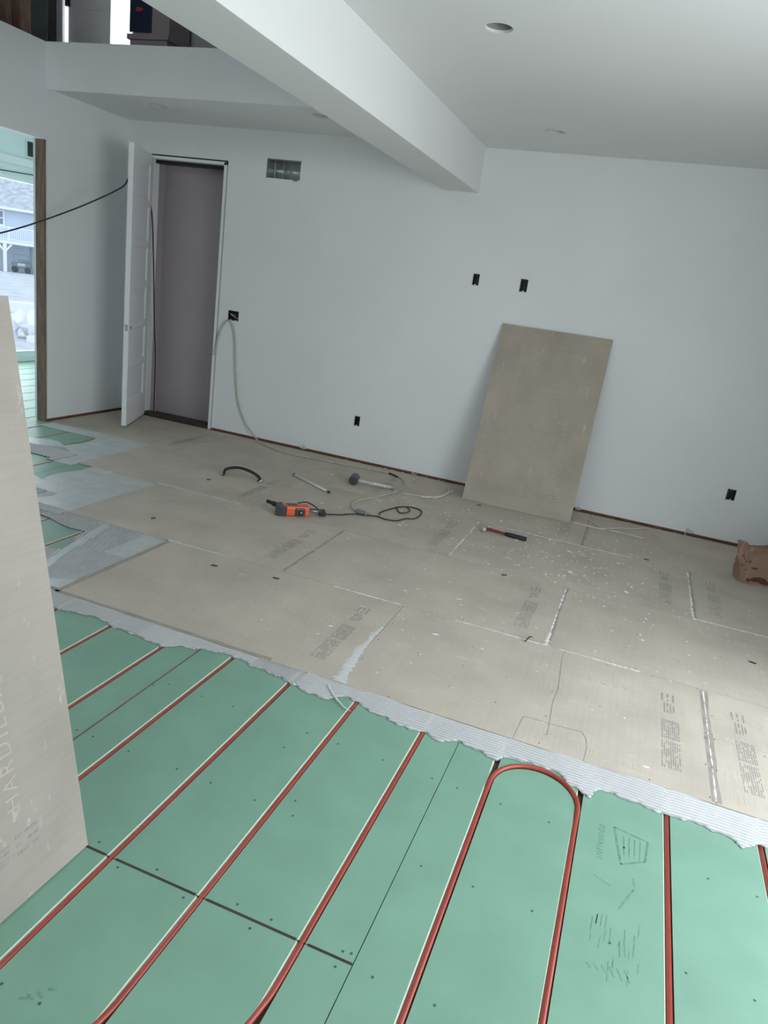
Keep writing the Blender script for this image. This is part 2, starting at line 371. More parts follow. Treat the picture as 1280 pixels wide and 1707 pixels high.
mb.build('window_frame', MINTW, wf)
mb = MB(); mb.box((-7.951, 3.64, .12), (-7.945, 8.56, 2.26)); mb.build('glass_pane', GLASS, wf)
t = thing('wall_speaker', 'black square box high on the mint wall of the far room', 'wall speaker', (-7.9, 7.90, 2.65))
mb = MB(); mb.box((0, -.105, -.10), (.012, .115, .115)); mb.build('surround', TRIMW, t, bevel=.002)
mb = MB(); mb.box((.008, -.085, -.08), (.02, .095, .09)); mb.build('grille', BLACK, t)
mb = MB(); mb.tube(spline([(-7.84, 6.9, 2.30), (-7.84, 7.4, 2.332), (-7.84, 7.93, 2.362), (-7.84, 8.5, 2.42)]), .006)
tag(mb.build('black_cable', RUBBER), 'thin black cable strung above the far window', 'cable')

# ---- upstairs seen over the ledge
mb = MB(); mb.box((-9.2, Y_FA+.02, Z_UP-.02), (X_R+.1, 8.2, Z_UP)); mb.box((-9.2, Y_N, Z_UP-.02), (X_L-.12, Y_FA+.02, Z_UP)); mb.box((-1.93, Y_N, Z_UP-.02), (X_R+.1, Y_FA, Z_UP))
struct(mb.build('floor_upstairs', SUB), 'upstairs floor')
up = panel_holes('wall_back_upstairs', (-9.2, X_R+.1), (Z_UP, 5.6), [(-5.925, -5.128, Z_UP+.02, 5.25)], lambda u, v, w: (u, 6.36+w, v), .12, mat('upstairs_grey_wall', (.52, .51, .53), .8, .05, 2))
struct(up, 'grey upstairs wall')
mb = MB(); mb.box((-9.3, Y_N-.1, 5.6), (X_R+.2, 8.2, 5.7)); mb.box((-9.3, Y_N, Z_UP), (-9.2, 8.2, 5.6)); mb.box((X_R+.1, Y_N, Z_UP), (X_R+.2, 8.2, 5.6))
struct(mb.build('ceiling_upstairs', WHITE), 'upstairs ceiling')
mb = MB(); mb.box((-5.99, 6.30, Z_UP), (-5.92, 6.37, 5.3)); mb.box((-5.135, 6.33, Z_UP), (-5.115, 6.37, 5.3)); struct(mb.build('trim_10', TRIMW), 'white casing of the upstairs doorway')
d = thing('door_2', 'white panelled upstairs door standing in a bright doorway', 'door', (-5.395, 6.34, Z_UP), kind='structure'); del d['category']
mb = MB(); mb.box((-.49, 0, .01), (0, .04, 2.05)); mb.build('door_leaf', TRIMW, d, bevel=.003)
for k in range(4):
    mb = MB(); mb.box((-.40, -.006, .10+k*.48), (-.09, .002, .48+k*.48)); mb.build('panel', TRIMW, d, bevel=.003)
mb = MB(); mb.box((-.505, -.03, .60), (-.47, 0, .68)); mb.build('lock', BLACK, d)
t = thing('cabinet', 'pinkish upstairs cabinet with moulded foot and navy front panel', 'cabinet', (-4.90, 6.02, Z_UP))
mb = MB(); mb.box((.03, 0, .28), (.40, .30, 1.5)); mb.build('body', PINKW, t, bevel=.004)
mb = MB()
for a, b, c in ((.0, .0, .05), (.015, .05, .11), (.04, .11, .16), (.02, .16, .20)): mb.box((-.03+a, -.06+a, .09+b*1.0), (.44-a, .30, .09+c*1.0))
mb.box((.04, -.0, 0), (.38, .28, .12)); mb.build('moulded_foot', PINKW, t, bevel=.004)
mb = MB(); mb.box((.0, -.02, .31), (.22, -.0, 1.4)); mb.build('navy_panel', NAVY, t, bevel=.003)
mb = MB(); mb.prism([(.06,.47),(.10,.465),(.14,.475),(.14,.49),(.08,.50)], 0, .003, 0, Matrix.Translation((0,-.0205,0)) @ Matrix.Rotation(math.pi/2, 4, 'X'))
mb.prism([(.10,.55),(.12,.56),(.11,.59),(.09,.58)], 0, .003, 0, Matrix.Translation((0,-.0205,0)) @ Matrix.Rotation(math.pi/2, 4, 'X')); mb.build('red_marks', mat('red_print', (.6,.05,.05), .5), t)
# bare framing at the top left
for k, (yy, ww, mm, lb) in enumerate([(4.40, .04, WOODB, 'brown timber stud farthest left behind the half wall'), (4.98, .07, OFFW, 'whitewashed stud behind the half wall'), (5.32, .10, WOODB, 'brown timber stud right of the whitewashed stud')]):
    mb = MB(); mb.box((-5.52, yy, Z_UP), (-5.43, yy+ww, 5.6)); tag(mb.build('wall_stud', mm, bevel=.003), lb, 'stud', 'bare studs upstairs')
mb = MB(); mb.box((-5.62, 3.0, Z_UP), (-5.55, 5.55, 5.6)); struct(mb.build('wall_left_upstairs', WOODB), 'brown boarding behind the upstairs studs')
t = thing('grey_panel', 'dark grey green sheet leaning beside the upstairs doorway', 'panel', (-6.19, 6.20, Z_UP))
mb = MB(); mb.box((-.28, 0, 0), (.17, .03, 2.1)); mb.build('sheet', GREYPN, t, bevel=.004)

# ================================================================== DOOR
d = thing('door_1', 'tall white panelled door standing open beside the closet', 'door', (-4.865, 6.285, 0), kind='structure'); del d['category']
ang = math.atan2(-.62, .275)
leaf = MB(); Ld, T, Hd = .705, .044, 2.50
stl, rl = .10, .10; zs = [.02, .24] ; n_p = 6; pitch = (Hd-.24-.10+.055)/n_p
def lbox(mb, a, b, mi=0): mb.box(a, b, mi)
lbox(leaf, (0, 0, .012), (stl, T, Hd)); lbox(leaf, (Ld-stl, 0, .012), (Ld, T, Hd)); lbox(leaf, (stl, 0, .012), (Ld-stl, T, .24))
for k in range(1, n_p+1):
    z1 = .24+k*pitch; lbox(leaf, (stl, 0, z1-.055), (Ld-stl, T, min(Hd, z1) if k < n_p else Hd))
R = Matrix.Rotation(ang, 4, 'Z')
lo = leaf.build('door_leaf', TRIMW, d, bevel=.0); lo.matrix_local = R
for k in range(n_p):
    z0 = .24+k*pitch; z1 = .24+(k+1)*pitch-.055
    p = MB(); p.add([(stl,.0,z0),(Ld-stl,.0,z0),(Ld-stl,.0,z1),(stl,.0,z1),(stl+.016,.013,z0+.016),(Ld-stl-.016,.013,z0+.016),(Ld-stl-.016,.013,z1-.016),(stl+.016,.013,z1-.016)],
                    [(0,1,5,4),(1,2,6,5),(2,3,7,6),(3,0,4,7),(4,5,6,7)])
    p.add([(stl,T,z0),(Ld-stl,T,z0),(Ld-stl,T,z1),(stl,T,z1),(stl+.016,T-.013,z0+.016),(Ld-stl-.016,T-.013,z0+.016),(Ld-stl-.016,T-.013,z1-.016),(stl+.016,T-.013,z1-.016)],
                    [(1,0,4,5),(2,1,5,6),(3,2,6,7),(0,3,7,4),(7,6,5,4)])
    po = p.build('panel', TRIMW, d); po.matrix_local = R
p = MB(); p.box((Ld, .010, .905), (Ld+.002, .034, .965)); p.box((Ld+.001, .016, .92), (Ld+.008, .028, .945)); o_ = p.build('latch', STEEL, d); o_.matrix_local = R
n = 16
for ys in (-.001, T+.001):
    p = MB(); p.tube([(Ld-.06, ys, .935), (Ld-.06, ys+(.003 if ys > 0 else -.003), .935)], .013, 14); o_ = p.build('knob_hole', HOLE, d); o_.matrix_local = R
# frame, fixed to the wall
fr = thing('trim_11', 'white door frame with dark gaps around it', 'door frame', (0, 0, 0), kind='structure'); del fr['category']
p = MB(); p.box((-4.870, 6.283, 0), (-4.845, 6.42, 2.50)); p.box((-4.035, 6.283, 0), (-4.010, 6.42, 2.50)); p.box((-4.87, 6.283, 2.475), (-4.010, 6.42, 2.50)); p.build('jamb', TRIMW, fr, bevel=.001)
p = MB(); p.box((-4.90, 6.312, .0), (-4.872, 6.41, 2.53)); p.box((-4.008, 6.312, .0), (-3.98, 6.41, 2.53)); p.box((-4.90, 6.30, 2.502), (-3.98, 6.41, 2.53)); p.build('dark_gap', BLACK, fr)
p = MB(); p.box((-4.845, 6.36, 2.445), (-4.035, 6.42, 2.476)); p.build('head_stop', BLACK, fr)
p = MB(); p.box((-4.037, 6.33, .9), (-4.034, 6.352, .96)); p.build('strike_plate', STEEL, fr)
p = MB(); p.box((-4.86, 6.315, -.022), (-4.02, 6.56, .001)); p.box((-4.86, 6.296, -.02), (-4.02, 6.40, .032)); p.build('threshold', DARKBR, fr)
# black cable: through the opening, behind the door and down in the hinge gap
c = MB(); c.tube(spline([(-5.10, 4.3, 1.47), (-5.07, 4.79, 1.624), (-5.05, 5.10, 1.735), (-4.84, 5.40, 1.93), (-4.63, 5.62, 2.125), (-4.74, 5.86, 2.24), (-4.85, 6.13, 2.22), (-4.815, 6.27, 2.05), (-4.775, 6.285, 1.6), (-4.74, 6.29, 1.0), (-4.715, 6.30, .6), (-4.70, 6.29, .045)], 8), .0065, 8)
tag(c.build('loose_cable', RUBBER), 'black cord strung from the left opening to the open door and hanging in its gap', 'cable')

# ================================================================== FLOOR LAYERS
G = -.009            # top of the green boards
GW = .0125
TX = [-.195, .118, .4145, .722, 1.03, 1.335, -.498, -.802, -1.100, -1.404, -1.707, -2.008] + [-2.31-.302*k for k in range(19)]
def groove_panel(name, x0, x1, y0, y1, label, holes=(), loop=False, group='green floor panels'):
    t = thing(name, label, 'floor panel', (x0, y0, G), group=group)
    mb = MB(); g = .0012; a0 = x0+g; a1 = x1-g
    gx = sorted(q for q in TX if x0+.02 < q < x1-.02)
    segs = []; c = a0
    for q in gx: segs.append((c, q-.0136, q)); c = q+.0105
    segs.append((c, a1, None))
    Y0, Y1 = y0+g, y1-g
    def quad(pts, mi): mb.add([(p[0]-x0, p[1]-y0, p[2]) for p in pts], [(0,1,2,3)], mi)
    for i, (s0, s1, q) in enumerate(segs):
        isl = loop and q is not None and abs(q-.118) < .01          # strip inside the loop
        if not isl:
            quad([(s0,Y0,0),(s1,Y0,0),(s1,Y1,0),(s0,Y1,0)], 0)
        else:
            cx, cy, r0, r1 = -.0385, 2.262, .1465, .168
            n = 28; arc0 = [(cx-(r0-.001)*math.cos(math.pi*k/n)*((s1-s0)/2)/(r0-.001), cy+r0*math.sin(math.pi*k/n)) for k in range(n+1)]
            # inner tongue
            poly = [(s0, Y0), (s1, Y0)] + [(x_, y_) for x_, y_ in reversed(arc0)]
            mb.add([(px-x0, py-y0, 0) for px, py in poly], [tuple(range(len(poly)))], 0)
            for k in range(n):
                (ax, ay), (bx, by) = arc0[k], arc0[k+1]
                quad([(ax,ay,0),(bx,by,0),(bx,by,-.012),(ax,ay,-.012)], 1)
            hw = (s1-s0)/2; xm = (s0+s1)/2
            arc1 = []
            for k in range(n+1):
                xx = s0+(s1-s0)*k/n; arc1.append((xx, cy+math.sqrt(max(0, r1*r1-(xx-xm)**2))))
            for k in range(n):
                (ax, ay), (bx, by) = arc1[k], arc1[k+1]
                quad([(ax,ay,0),(bx,by,0),(bx,Y1,0),(ax,Y1,0)], 0)
                quad([(ax,ay,-.012),(bx,by,-.012),(bx,by,0),(ax,ay,0)], 1)
        if q is not None:
            quad([(s1,Y0,0),(q-.0095,Y0,-.006),(q-.0095,Y1,-.006),(s1,Y1,0)], 1)      # broken cream edge
            quad([(q-.0095,Y0,-.006),(q-.0095,Y0,-.013),(q-.0095,Y1,-.013),(q-.0095,Y1,-.006)], 1)
            quad([(q+.0105,Y0,-.013),(q+.0105,Y0,0),(q+.0105,Y1,0),(q+.0105,Y1,-.013)], 3)  # right wall coloured dark to put in its shade
            quad([(q-.0095,Y0,-.013),(q+.0105,Y0,-.013),(q+.0105,Y1,-.013),(q-.0095,Y1,-.013)], 3)
    for xx in (a0, a1): quad([(xx,Y0,0),(xx,Y1,0),(xx,Y1,-.0125),(xx,Y0,-.0125)], 3)
    for yy in (Y0, Y1): quad([(a0,yy,0),(a1,yy,0),(a1,yy,-.0125),(a0,yy,-.0125)], 3)
    for hx, hy in holes:      # screw dimples
        if not (a0 < hx < a1 and Y0 < hy < Y1): continue
        k = 10; rr = .0042
        mb.add([(hx-x0+rr*math.cos(2*math.pi*i/k), hy-y0+rr*math.sin(2*math.pi*i/k), .0004) for i in range(k)], [tuple(range(k))], 2)
    mb.build('board', [GREEN, CREAM, HOLEG, GROOVE], t)
    return t
SC = [(-1.699,2.238),(-1.559+.012,2.141),(-1.587,1.766),(-1.363,1.762),(-1.503,2.177),(-1.346,2.175),(-1.207,2.179),(-1.516,1.765),(-.883,2.177),(-1.169,1.766),(-.917,2.054),(-1.035,1.763),(-.869,1.762),(-.729,1.759),(-.756,2.176),(-.576,2.174),(-.753,1.824),(-1.165,1.390),(-1.059,1.340),(-.961,1.384),(-.704,1.386),(-.636,1.336),(-.842,1.338),(-.6,1.385),(-.392,1.385),(-.37,1.389),(-.392,1.336),(-.297,1.352),(-1.059,.949),(-.385,2.167),(-.291,2.163),(-.135,2.16),(.033,2.153),(-.297,1.758),(-.136,1.757),(.04,1.752),(-.134,1.351),(.278,2.158),(.257,1.746),(.536,2.151),(.679,2.147),(.457,1.746),(.627,1.744),
      (-.62,.955),(-.41,.95),(-.30,.95),(-.13,.95),(.05,.95),(.27,.95),(.27,1.34),(.47,1.34),(.60,1.33),(-.95,.95),(.04,1.352)]
groove_panel('green_floor_board', .85, X_R, -1.4, 2.62, 'green board strip at the right edge under the last red pipe', SC)
groove_panel('green_floor_board', -.354, .85, .0, 2.62, 'large green board holding the red pipe U-bend, with grey stamped marks', SC, loop=True)
groove_panel('green_floor_board', -1.558, -.354, 1.361, 2.62, 'green board between the dark cross seam and the mortar strip, crossed by four pipes', SC)
groove_panel('green_floor_board', -1.558, -.354, -1.08, 1.361, 'green board at the bottom of the photo, in front of the dark cross seam', SC)
groove_panel('green_floor_board', -2.762, -1.558, .9, 3.34, 'green board behind the leaning foreground sheet, left of the thin brown seam', SC)
groove_panel('green_floor_board', -3.966, -2.762, 2.3, 4.74, 'green board showing between the lower two smeared mortar patches at left', [])
groove_panel('green_floor_board', -5.17, -3.966, 3.0, 5.44, 'green board below the timber jamb by the upper mortar patch', [])
groove_panel('green_floor_board', -6.374, -5.17, 3.2, 6.40, 'bright green board in the far room just past the left wall opening', [])
groove_panel('green_floor_board', -7.88, -6.374, 4.4, 8.9, 'glaring green board beside the far room window', [])
groove_panel('green_floor_board', -5.17, -3.966, 5.44, 6.29, 'green board at the foot of the left wall behind the open door', [])
groove_panel('green_floor_board', -6.374, -5.24, 6.40, 8.9, 'green board in the far room hidden behind the jamb', [])

def tube_thing(xy, label, name='heating_pipe', group='red heating pipes', z=G-.0080, r=.0090):
    pts = spline([(a, b, z) for a, b in xy], 6) if len(xy) > 2 else [Vector((a, b, z)) for a, b in xy]
    mb = MB(); mb.tube(pts, r, 12)
    o = mb.build(name, PIPE, smooth=True); return tag(o, label, 'pipe', group)
arc = [(-.0385-.1565*math.cos(a)*1.0, 2.262+.166*math.sin(a)) for a in [math.pi*k/16 for k in range(17)]]
lp = [Vector((-.195, -1.2, G-.0082)), Vector((-.195, 2.1, G-.0082)), Vector((-.195, 2.20, G-.0075))] + [Vector((a, b, G-.002+.002*math.sin(math.pi*i/16))) for i, (a, b) in enumerate(arc)] + [Vector((.118, 2.20, G-.0075)), Vector((.118, 2.1, G-.0082)), Vector((.118, -1.2, G-.0082))]
mb = MB(); mb.tube(lp, .0090, 12); tag(mb.build('heating_pipe', PIPE, smooth=True), 'red heating pipe bent in a U loop near the mortar strip', 'pipe', 'red heating pipes')
E_ = 2.60
tube_thing([(.4145, -1.2), (.4145, E_)], 'straight red pipe just right of the U loop')
tube_thing([(.722, -1.2), (.722, E_)], 'red pipe cut by the right edge of the photo')
tube_thing([(-.498, E_), (-.498, 2.0), (-.499, 1.5), (-.4985, 1.25), (-.505, 1.17), (-.53, 1.06), (-.60, .93), (-.7, .8), (-.75, .4), (-.75, -1)], 'red pipe just left of the U loop, bending left at its near end')
tube_thing([(-.802, E_), (-.802, 2.0), (-.802, 1.3), (-.802, 1.08), (-.806, 1.0), (-.825, .93), (-.88, .83), (-1.0, .70), (-1.05, .4), (-1.05, -1)], 'red pipe crossing the middle of the dark cross seam')
tube_thing([(-1.100, E_), (-1.100, -1.0)], 'red pipe meeting the dark cross seam beside the leaning foreground sheet')
tube_thing([(-1.404, E_), (-1.404, -1.0)], 'red pipe right of the thin brown seam, ending behind the foreground sheet')
tube_thing([(-1.707, E_), (-1.707, -1.0)], 'red pipe left of the thin brown seam')
tube_thing([(-2.008, E_), (-2.008, -1.0)], 'short visible red pipe two left of the thin brown seam')
tube_thing([(-2.31, E_), (-2.31, -1.0)], 'red pipe stub at the left end of the mortar strip')
ORD = ['first', 'second', 'third', 'fourth', 'fifth', 'sixth', 'seventh', 'eighth', 'ninth']
for k, x_ in enumerate([-2.914, -3.216, -3.518, -3.82, -4.122, -4.424, -4.726, -5.028]):
    y1 = 5.4 if x_ < -3.97 else 4.7
    if x_ > -3.25: lb, gr = 'pipe in the green gap by the lowest mortar patch, %s from the right' % ORD[k], 'pipes running under the left mortar patches'
    elif x_ > -4.2: lb, gr = 'dark pipe line at the middle mortar patch, %s from the right' % ORD[k-2], 'pipes beside the middle patch'
    else: lb, gr = 'dark pipe line near the foot of the timber jamb, %s from the right' % ORD[k-5], 'pipes near the timber jamb'
    tube_thing([(x_, 2.3), (x_, y1)], lb, group=gr)
for k in range(9):
    x_ = -5.33-.302*k
    tube_thing([(x_, 3.3), (x_, 8.8)], 'dark pipe line on the glaring far room floor, %s from the timber jamb' % ORD[k], group='pipes in the far room')

# dark cross seam filler and thin brown seam are the gaps between the boards; a wooden spline shows in the cross seam
mb = MB(); 
for a, b in ((-1.556, -1.42), (-1.385, -1.117), (-1.083, -.820), (-.786, -.515), (-.481, -.356)): mb.box((a, 1.3575, G-.012), (b, 1.3655, G+.0006))
tag(mb.build('seam_strip', DARKBR), 'dark brown strip filling the cross seam between the two green boards', 'seam strip')
mb = MB(); mb.box((-1.562, -.5, G-.01), (-1.555, 2.5, G+.0006)); tag(mb.build('seam_strip', WOODB), 'thin reddish brown strip filling the long seam between green boards', 'seam strip')

# ------------------------------------------------------------------ text helpers
def text_mesh(body, size, extrude=.0002):
    cu_ = bpy.data.curves.new('txt', 'FONT'); cu_.body = body; cu_.size = size; cu_.extrude = extrude; cu_.space_character = 1.25
    to = bpy.data.objects.new('txt', cu_); C.objects.link(to)
    dg = bpy.context.evaluated_depsgraph_get(); dg.update()
    me = bpy.data.meshes.new_from_object(to.evaluated_get(dg)); bpy.data.objects.remove(to)
    return me
TM = {k: text_mesh(k, s_) for k, s_ in (('HARDIEBACKER', .062), ('FIBER CEMENT BOARD', .052), ('1/4"', .052))}
for me_ in TM.values():
    me_.materials.clear(); me_.materials.append(EMB)
rnd = random.Random(3)
def block_mesh():
    """the grey illegible print near a board's end: rows of tiny dashes running along y, 0..0.62"""
    mb = MB()
    def row(x_, y0, y1, h=.0042, dens=.8):
        y = y0
        while y < y1:
            l = rnd.uniform(.006, .018)
            if rnd.random() < dens: mb.box((x_, y, 0), (x_+h, min(y+l, y1), .0003))
            y += l+.0035
    for k in range(9): row(k*.0085, .0, .20+.0*k, .0036)
    for c in range(6):
        for k in range(9): row(k*.0085, .22+c*.027, .24+c*.027+(rnd.random()*.004), .0046, .85)
    for k in range(4): row(.01+k*.013, .44, .53, .0065, .9)
    for k in range(3): row(.0+k*.024, .55, .62, .008, .9)
    me = bpy.data.meshes.new('print'); me.from_pydata(mb.v, [], mb.f); me.materials.append(INK); return me
PM = block_mesh()

DARKCEM = mat('dark_cement', (.36, .325, .28), .6, .2, 14)
def cement_board(L, W, label, loc=(0,0,0), M=None, prints='r', screws=True, letters=True, m=None, group='cement boards on the floor', edge=()):
    t = thing('cement_board', label, 'cement board', loc, group=group)
    if M is not None: t.matrix_world = M
    mb = MB(); g = .0014; mb.box((g, g, -.0065), (L-g, W-g, 0), 0)
    if screws:
        nx = max(2, int(round(L/.21))); ny = 4
        for i in range(nx+1):
            for j in range(ny+1):
                if rnd.random() < .35: continue
                hx = .022+(L-.044)*i/nx+rnd.uniform(-.006, .006); hy = .022+(W-.044)*j/ny+rnd.uniform(-.012, .012); k = 8; rr = .0036
                mb.add([(hx+rr*math.cos(2*math.pi*a/k), hy+rr*math.sin(2*math.pi*a/k), .0003) for a in range(k)], [tuple(range(k))], 1)
    mb.build('sheet', [m or CEM, HOLE], t)
    for (ex0, ey0, ex1, ey1) in edge:  # darker strip along some board edges
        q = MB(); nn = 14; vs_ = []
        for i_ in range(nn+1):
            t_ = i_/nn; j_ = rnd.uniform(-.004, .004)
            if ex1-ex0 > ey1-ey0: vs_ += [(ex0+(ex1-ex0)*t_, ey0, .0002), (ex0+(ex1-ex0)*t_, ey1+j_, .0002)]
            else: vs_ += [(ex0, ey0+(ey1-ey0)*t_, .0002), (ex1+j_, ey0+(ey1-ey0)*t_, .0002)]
        q.add(vs_, [(2*i_, 2*i_+2, 2*i_+3, 2*i_+1) for i_ in range(nn)]); q.build('dark_edge', DARKCEM, t)
    def put(me, name, x_, y_, rot):
        o = bpy.data.objects.new(name, me); C.objects.link(o); o.parent = t; o.location = (x_, y_, .0004); o.rotation_euler = (0, 0, rot)
    if letters:
        for j, (key, yy, rot) in enumerate([('HARDIEBACKER', .20, 0), ('FIBER CEMENT BOARD', .06, 0), ('HARDIEBACKER', .72, math.pi), ('FIBER CEMENT BOARD', .52, math.pi)]):
            ww = .75
            if rot == 0: x_ = .12 if L > 1 else .04
            else: x_ = min(L-.2, 1.25)
            if L < .78: continue
            if j == 1: x_ = min(.62, L-.85) if L > 1.3 else .05
            me_ = TM[key]
            if m is CEM3 or m is CEM2:
                me_ = me_.copy(); me_.materials.clear(); me_.materials.append(EMBD)
            put(me_, 'embossed_lettering', x_, yy, rot)
    if 'r' in prints: put(PM, 'printed_text', L-.19, .14, 0)
    if 'l' in prints: put(PM, 'printed_text', .11, .14, 0)
    return t
RY = [2.556, 3.470, 4.384, 5.297]
W_ = .9135
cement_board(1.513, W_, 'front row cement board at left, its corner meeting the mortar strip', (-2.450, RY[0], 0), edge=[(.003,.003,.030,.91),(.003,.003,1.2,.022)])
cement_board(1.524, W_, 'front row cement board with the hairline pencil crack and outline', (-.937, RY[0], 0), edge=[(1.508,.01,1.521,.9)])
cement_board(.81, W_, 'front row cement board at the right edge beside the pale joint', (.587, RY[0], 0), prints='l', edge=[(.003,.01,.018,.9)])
cement_board(1.524, W_, 'second row cement board at left, its tip between two mortar patches', (-3.212, RY[1], 0))
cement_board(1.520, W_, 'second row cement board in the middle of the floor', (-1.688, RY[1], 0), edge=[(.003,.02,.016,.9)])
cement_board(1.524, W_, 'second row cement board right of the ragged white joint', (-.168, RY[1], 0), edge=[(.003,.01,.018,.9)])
cement_board(1.515, W_, 'third row cement board at left, under the curved black pipe', (-3.957, RY[2], 0), letters=False)
cement_board(1.50, W_, 'third row cement board under the orange power saw', (-2.442, RY[2], 0), letters=False)
cement_board(1.524, W_, 'third row cement board under the red and black hammer', (-.942, RY[2], 0))
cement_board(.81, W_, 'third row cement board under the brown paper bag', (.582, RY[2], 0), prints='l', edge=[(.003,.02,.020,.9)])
cement_board(1.38, .975, 'back row cement board at the foot of the left wall under the door', (-5.10, RY[3], 0), letters=False)
cement_board(2.0, .975, 'back row cement board along the wall left of the sledge hammer', (-3.72, RY[3], 0), letters=False)
cement_board(1.55, .975, 'back row cement board between the sledge hammer and the leaning board', (-1.72, RY[3], 0), letters=False)
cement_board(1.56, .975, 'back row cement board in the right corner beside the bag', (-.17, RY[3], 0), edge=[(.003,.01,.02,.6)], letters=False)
# hairline crack and pencil outline on the front board
def ink_line(pts, wd, name, mat_, label, cat):
    mb = MB()
    for a, b in zip(pts[:-1], pts[1:]):
        a, b = Vector(a), Vector(b); n_ = (b-a).normalized().orthogonal() if False else Vector((-(b-a).y, (b-a).x)).normalized()*wd/2
        mb.add([(a.x-n_.x, a.y-n_.y, .0006), (b.x-n_.x, b.y-n_.y, .0006), (b.x+n_.x, b.y+n_.y, .0006), (a.x+n_.x, a.y+n_.y, .0006)], [(0,1,2,3)])
    return tag(mb.build(name, mat_), label, cat)
ink_line([(-.075,3.43),(-.070,3.33),(-.061,3.2),(-.052,3.05),(-.06,2.93),(-.052,2.8),(-.046,2.66),(-.058,2.655)], .0030, 'crack', INK, 'dark hairline crack running from the second row joint down the front board', 'crack')
ink_line([(-.168,2.563),(-.162,2.66),(-.160,2.735),(-.150,2.745),(-.03,2.75),(.083,2.763),(.103,2.72),(.112,2.664),(.110,2.60),(.108,2.56)], .0028, 'pencil_outline', INK, 'thin pencil outline with rounded corners at the front board edge', 'pencil line')

# ------------------------------------------------------------------ mortar
def nz(x_, y_, s_=1.0):
    return (np.sin(x_*23.1*s_+y_*7.3*s_)+np.sin(x_*51.7*s_-y_*17.9*s_+1.3)+np.sin(y_*43.3*s_+x_*11.7*s_+2.1)+.6*np.sin(x_*97*s_+y_*83*s_))/3.6
def mortar(name, x0, x1, y0, y1, dx, dy, mask, height, mats, matf=None):
    xs = np.arange(x0, x1+dx, dx); ys = np.arange(y0, y1+dy, dy); Xg, Yg = np.meshgrid(xs, ys, indexing='ij')
    Mk = mask(Xg, Yg); H = height(Xg, Yg); nx, ny = Xg.shape
    cell = Mk[:-1,:-1] & Mk[1:,:-1] & Mk[:-1,1:] & Mk[1:,1:]
    idx = np.arange(nx*ny).reshape(nx, ny); I, J = np.nonzero(cell)
    f = np.stack([idx[I,J], idx[I+1,J], idx[I+1,J+1], idx[I,J+1]], 1)
    used = np.unique(f); mp = -np.ones(nx*ny, int); mp[used] = np.arange(len(used)); f = mp[f]
    v = np.stack([Xg.ravel()[used], Yg.ravel()[used], H.ravel()[used]], 1)
    me = bpy.data.meshes.new(name); me.from_pydata(v.tolist(), [], f.tolist())
    for q in (mats if isinstance(mats, (list, tuple)) else [mats]): me.materials.append(q)
    if matf is not None: me.polygons.foreach_set('material_index', matf(Xg[I,J], Yg[I,J]).astype(int))
    me.polygons.foreach_set('use_smooth', [True]*len(f)); me.update()
    o = bpy.data.objects.new(name, me); C.objects.link(o); return o
ED = [(-2.6,2.40),(-2.311,2.425),(-2.11,2.463),(-1.992,2.43),(-1.862,2.424),(-1.708,2.405),(-1.64,2.45),(-1.578,2.468),(-1.546,2.48),(-1.451,2.505),(-1.39,2.505),(-1.3,2.478),(-1.234,2.475),(-1.099,2.450),(-1.03,2.42),(-.982,2.424),(-.93,2.41),(-.86,2.475),(-.801,2.475),(-.76,2.44),(-.661,2.425),(-.6,2.41),(-.553,2.397),(-.499,2.42),(-.44,2.385),(-.395,2.403),(-.352,2.428),(-.27,2.41),(-.197,2.39),(-.154,2.433),(-.04,2.442),(.027,2.438),(.06,2.40),(.098,2.385),(.15,2.34),(.165,2.40),(.182,2.421),(.288,2.415),(.408,2.40),(.492,2.413),(.609,2.396),(.66,2.36),(.714,2.401),(.78,2.42),(.9,2.40),(1.4,2.41)]
ex = np.array([e[0] for e in ED]); ey = np.array([e[1] for e in ED])
TXA = np.array(TX)
def tubebump(X_): return np.max(np.exp(-((X_[...,None]-TXA)/.010)**2), -1)
def edge(X_): return np.interp(X_, ex, ey)+.005*np.sin(X_*64)+.0035*np.sin(X_*141+1)
def hfront(X_, Y_):
    wob = .004*np.sin(X_*5)+.0025*np.sin(X_*17+1)
    z1 = np.exp(-((X_+1.19)/.13)**2)            # swirled zone
    ph = (Y_+wob)/.0165*(1-0*z1)
    ph2 = (X_*.8+Y_*.9+.06*np.sin(Y_*30))/.020
    ridge = .5+.5*np.sin(2*math.pi*np.where(z1 > .45, ph2, ph))
    ridge = ridge**.8
    z2 = np.exp(-((X_+.28)/.08)**2)
    smooth_ = np.clip(.35*(nz(X_, Y_, .35) > .55)+.9*tubebump(X_)+.75*((X_ > -1.86) & (X_ < -1.62)) + .6*((X_ > -1.02) & (X_ < -.86)), 0, 1)
    d_ = np.clip((Y_-edge(X_))/.012, 0, 1)
    return G+.0005+d_*(.0006+.0078*ridge*(1-smooth_)+.0045*smooth_+.0005*nz(X_, Y_, 3))
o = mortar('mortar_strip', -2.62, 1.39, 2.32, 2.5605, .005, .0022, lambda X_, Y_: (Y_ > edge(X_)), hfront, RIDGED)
tag(o, 'white ridged mortar strip along the front edge of the cement boards', 'mortar', kind='stuff')

def patch(name, x0, x1, y0, y1, mask, swirl, ridge_amt, flat, label):
    def h(X_, Y_):
        s_ = .5+.5*np.sin(2*math.pi*swirl(X_, Y_)); fl_ = flat(X_, Y_)
        return G+.0018+.0075*s_*ridge_amt(X_, Y_)*(1-fl_)+.0006*nz(X_, Y_, 1.2)
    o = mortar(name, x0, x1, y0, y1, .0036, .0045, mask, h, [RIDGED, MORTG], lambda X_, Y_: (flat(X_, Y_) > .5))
    return tag(o, label, 'mortar', kind='stuff')
sm = lambda a: np.clip(a, 0, 1)
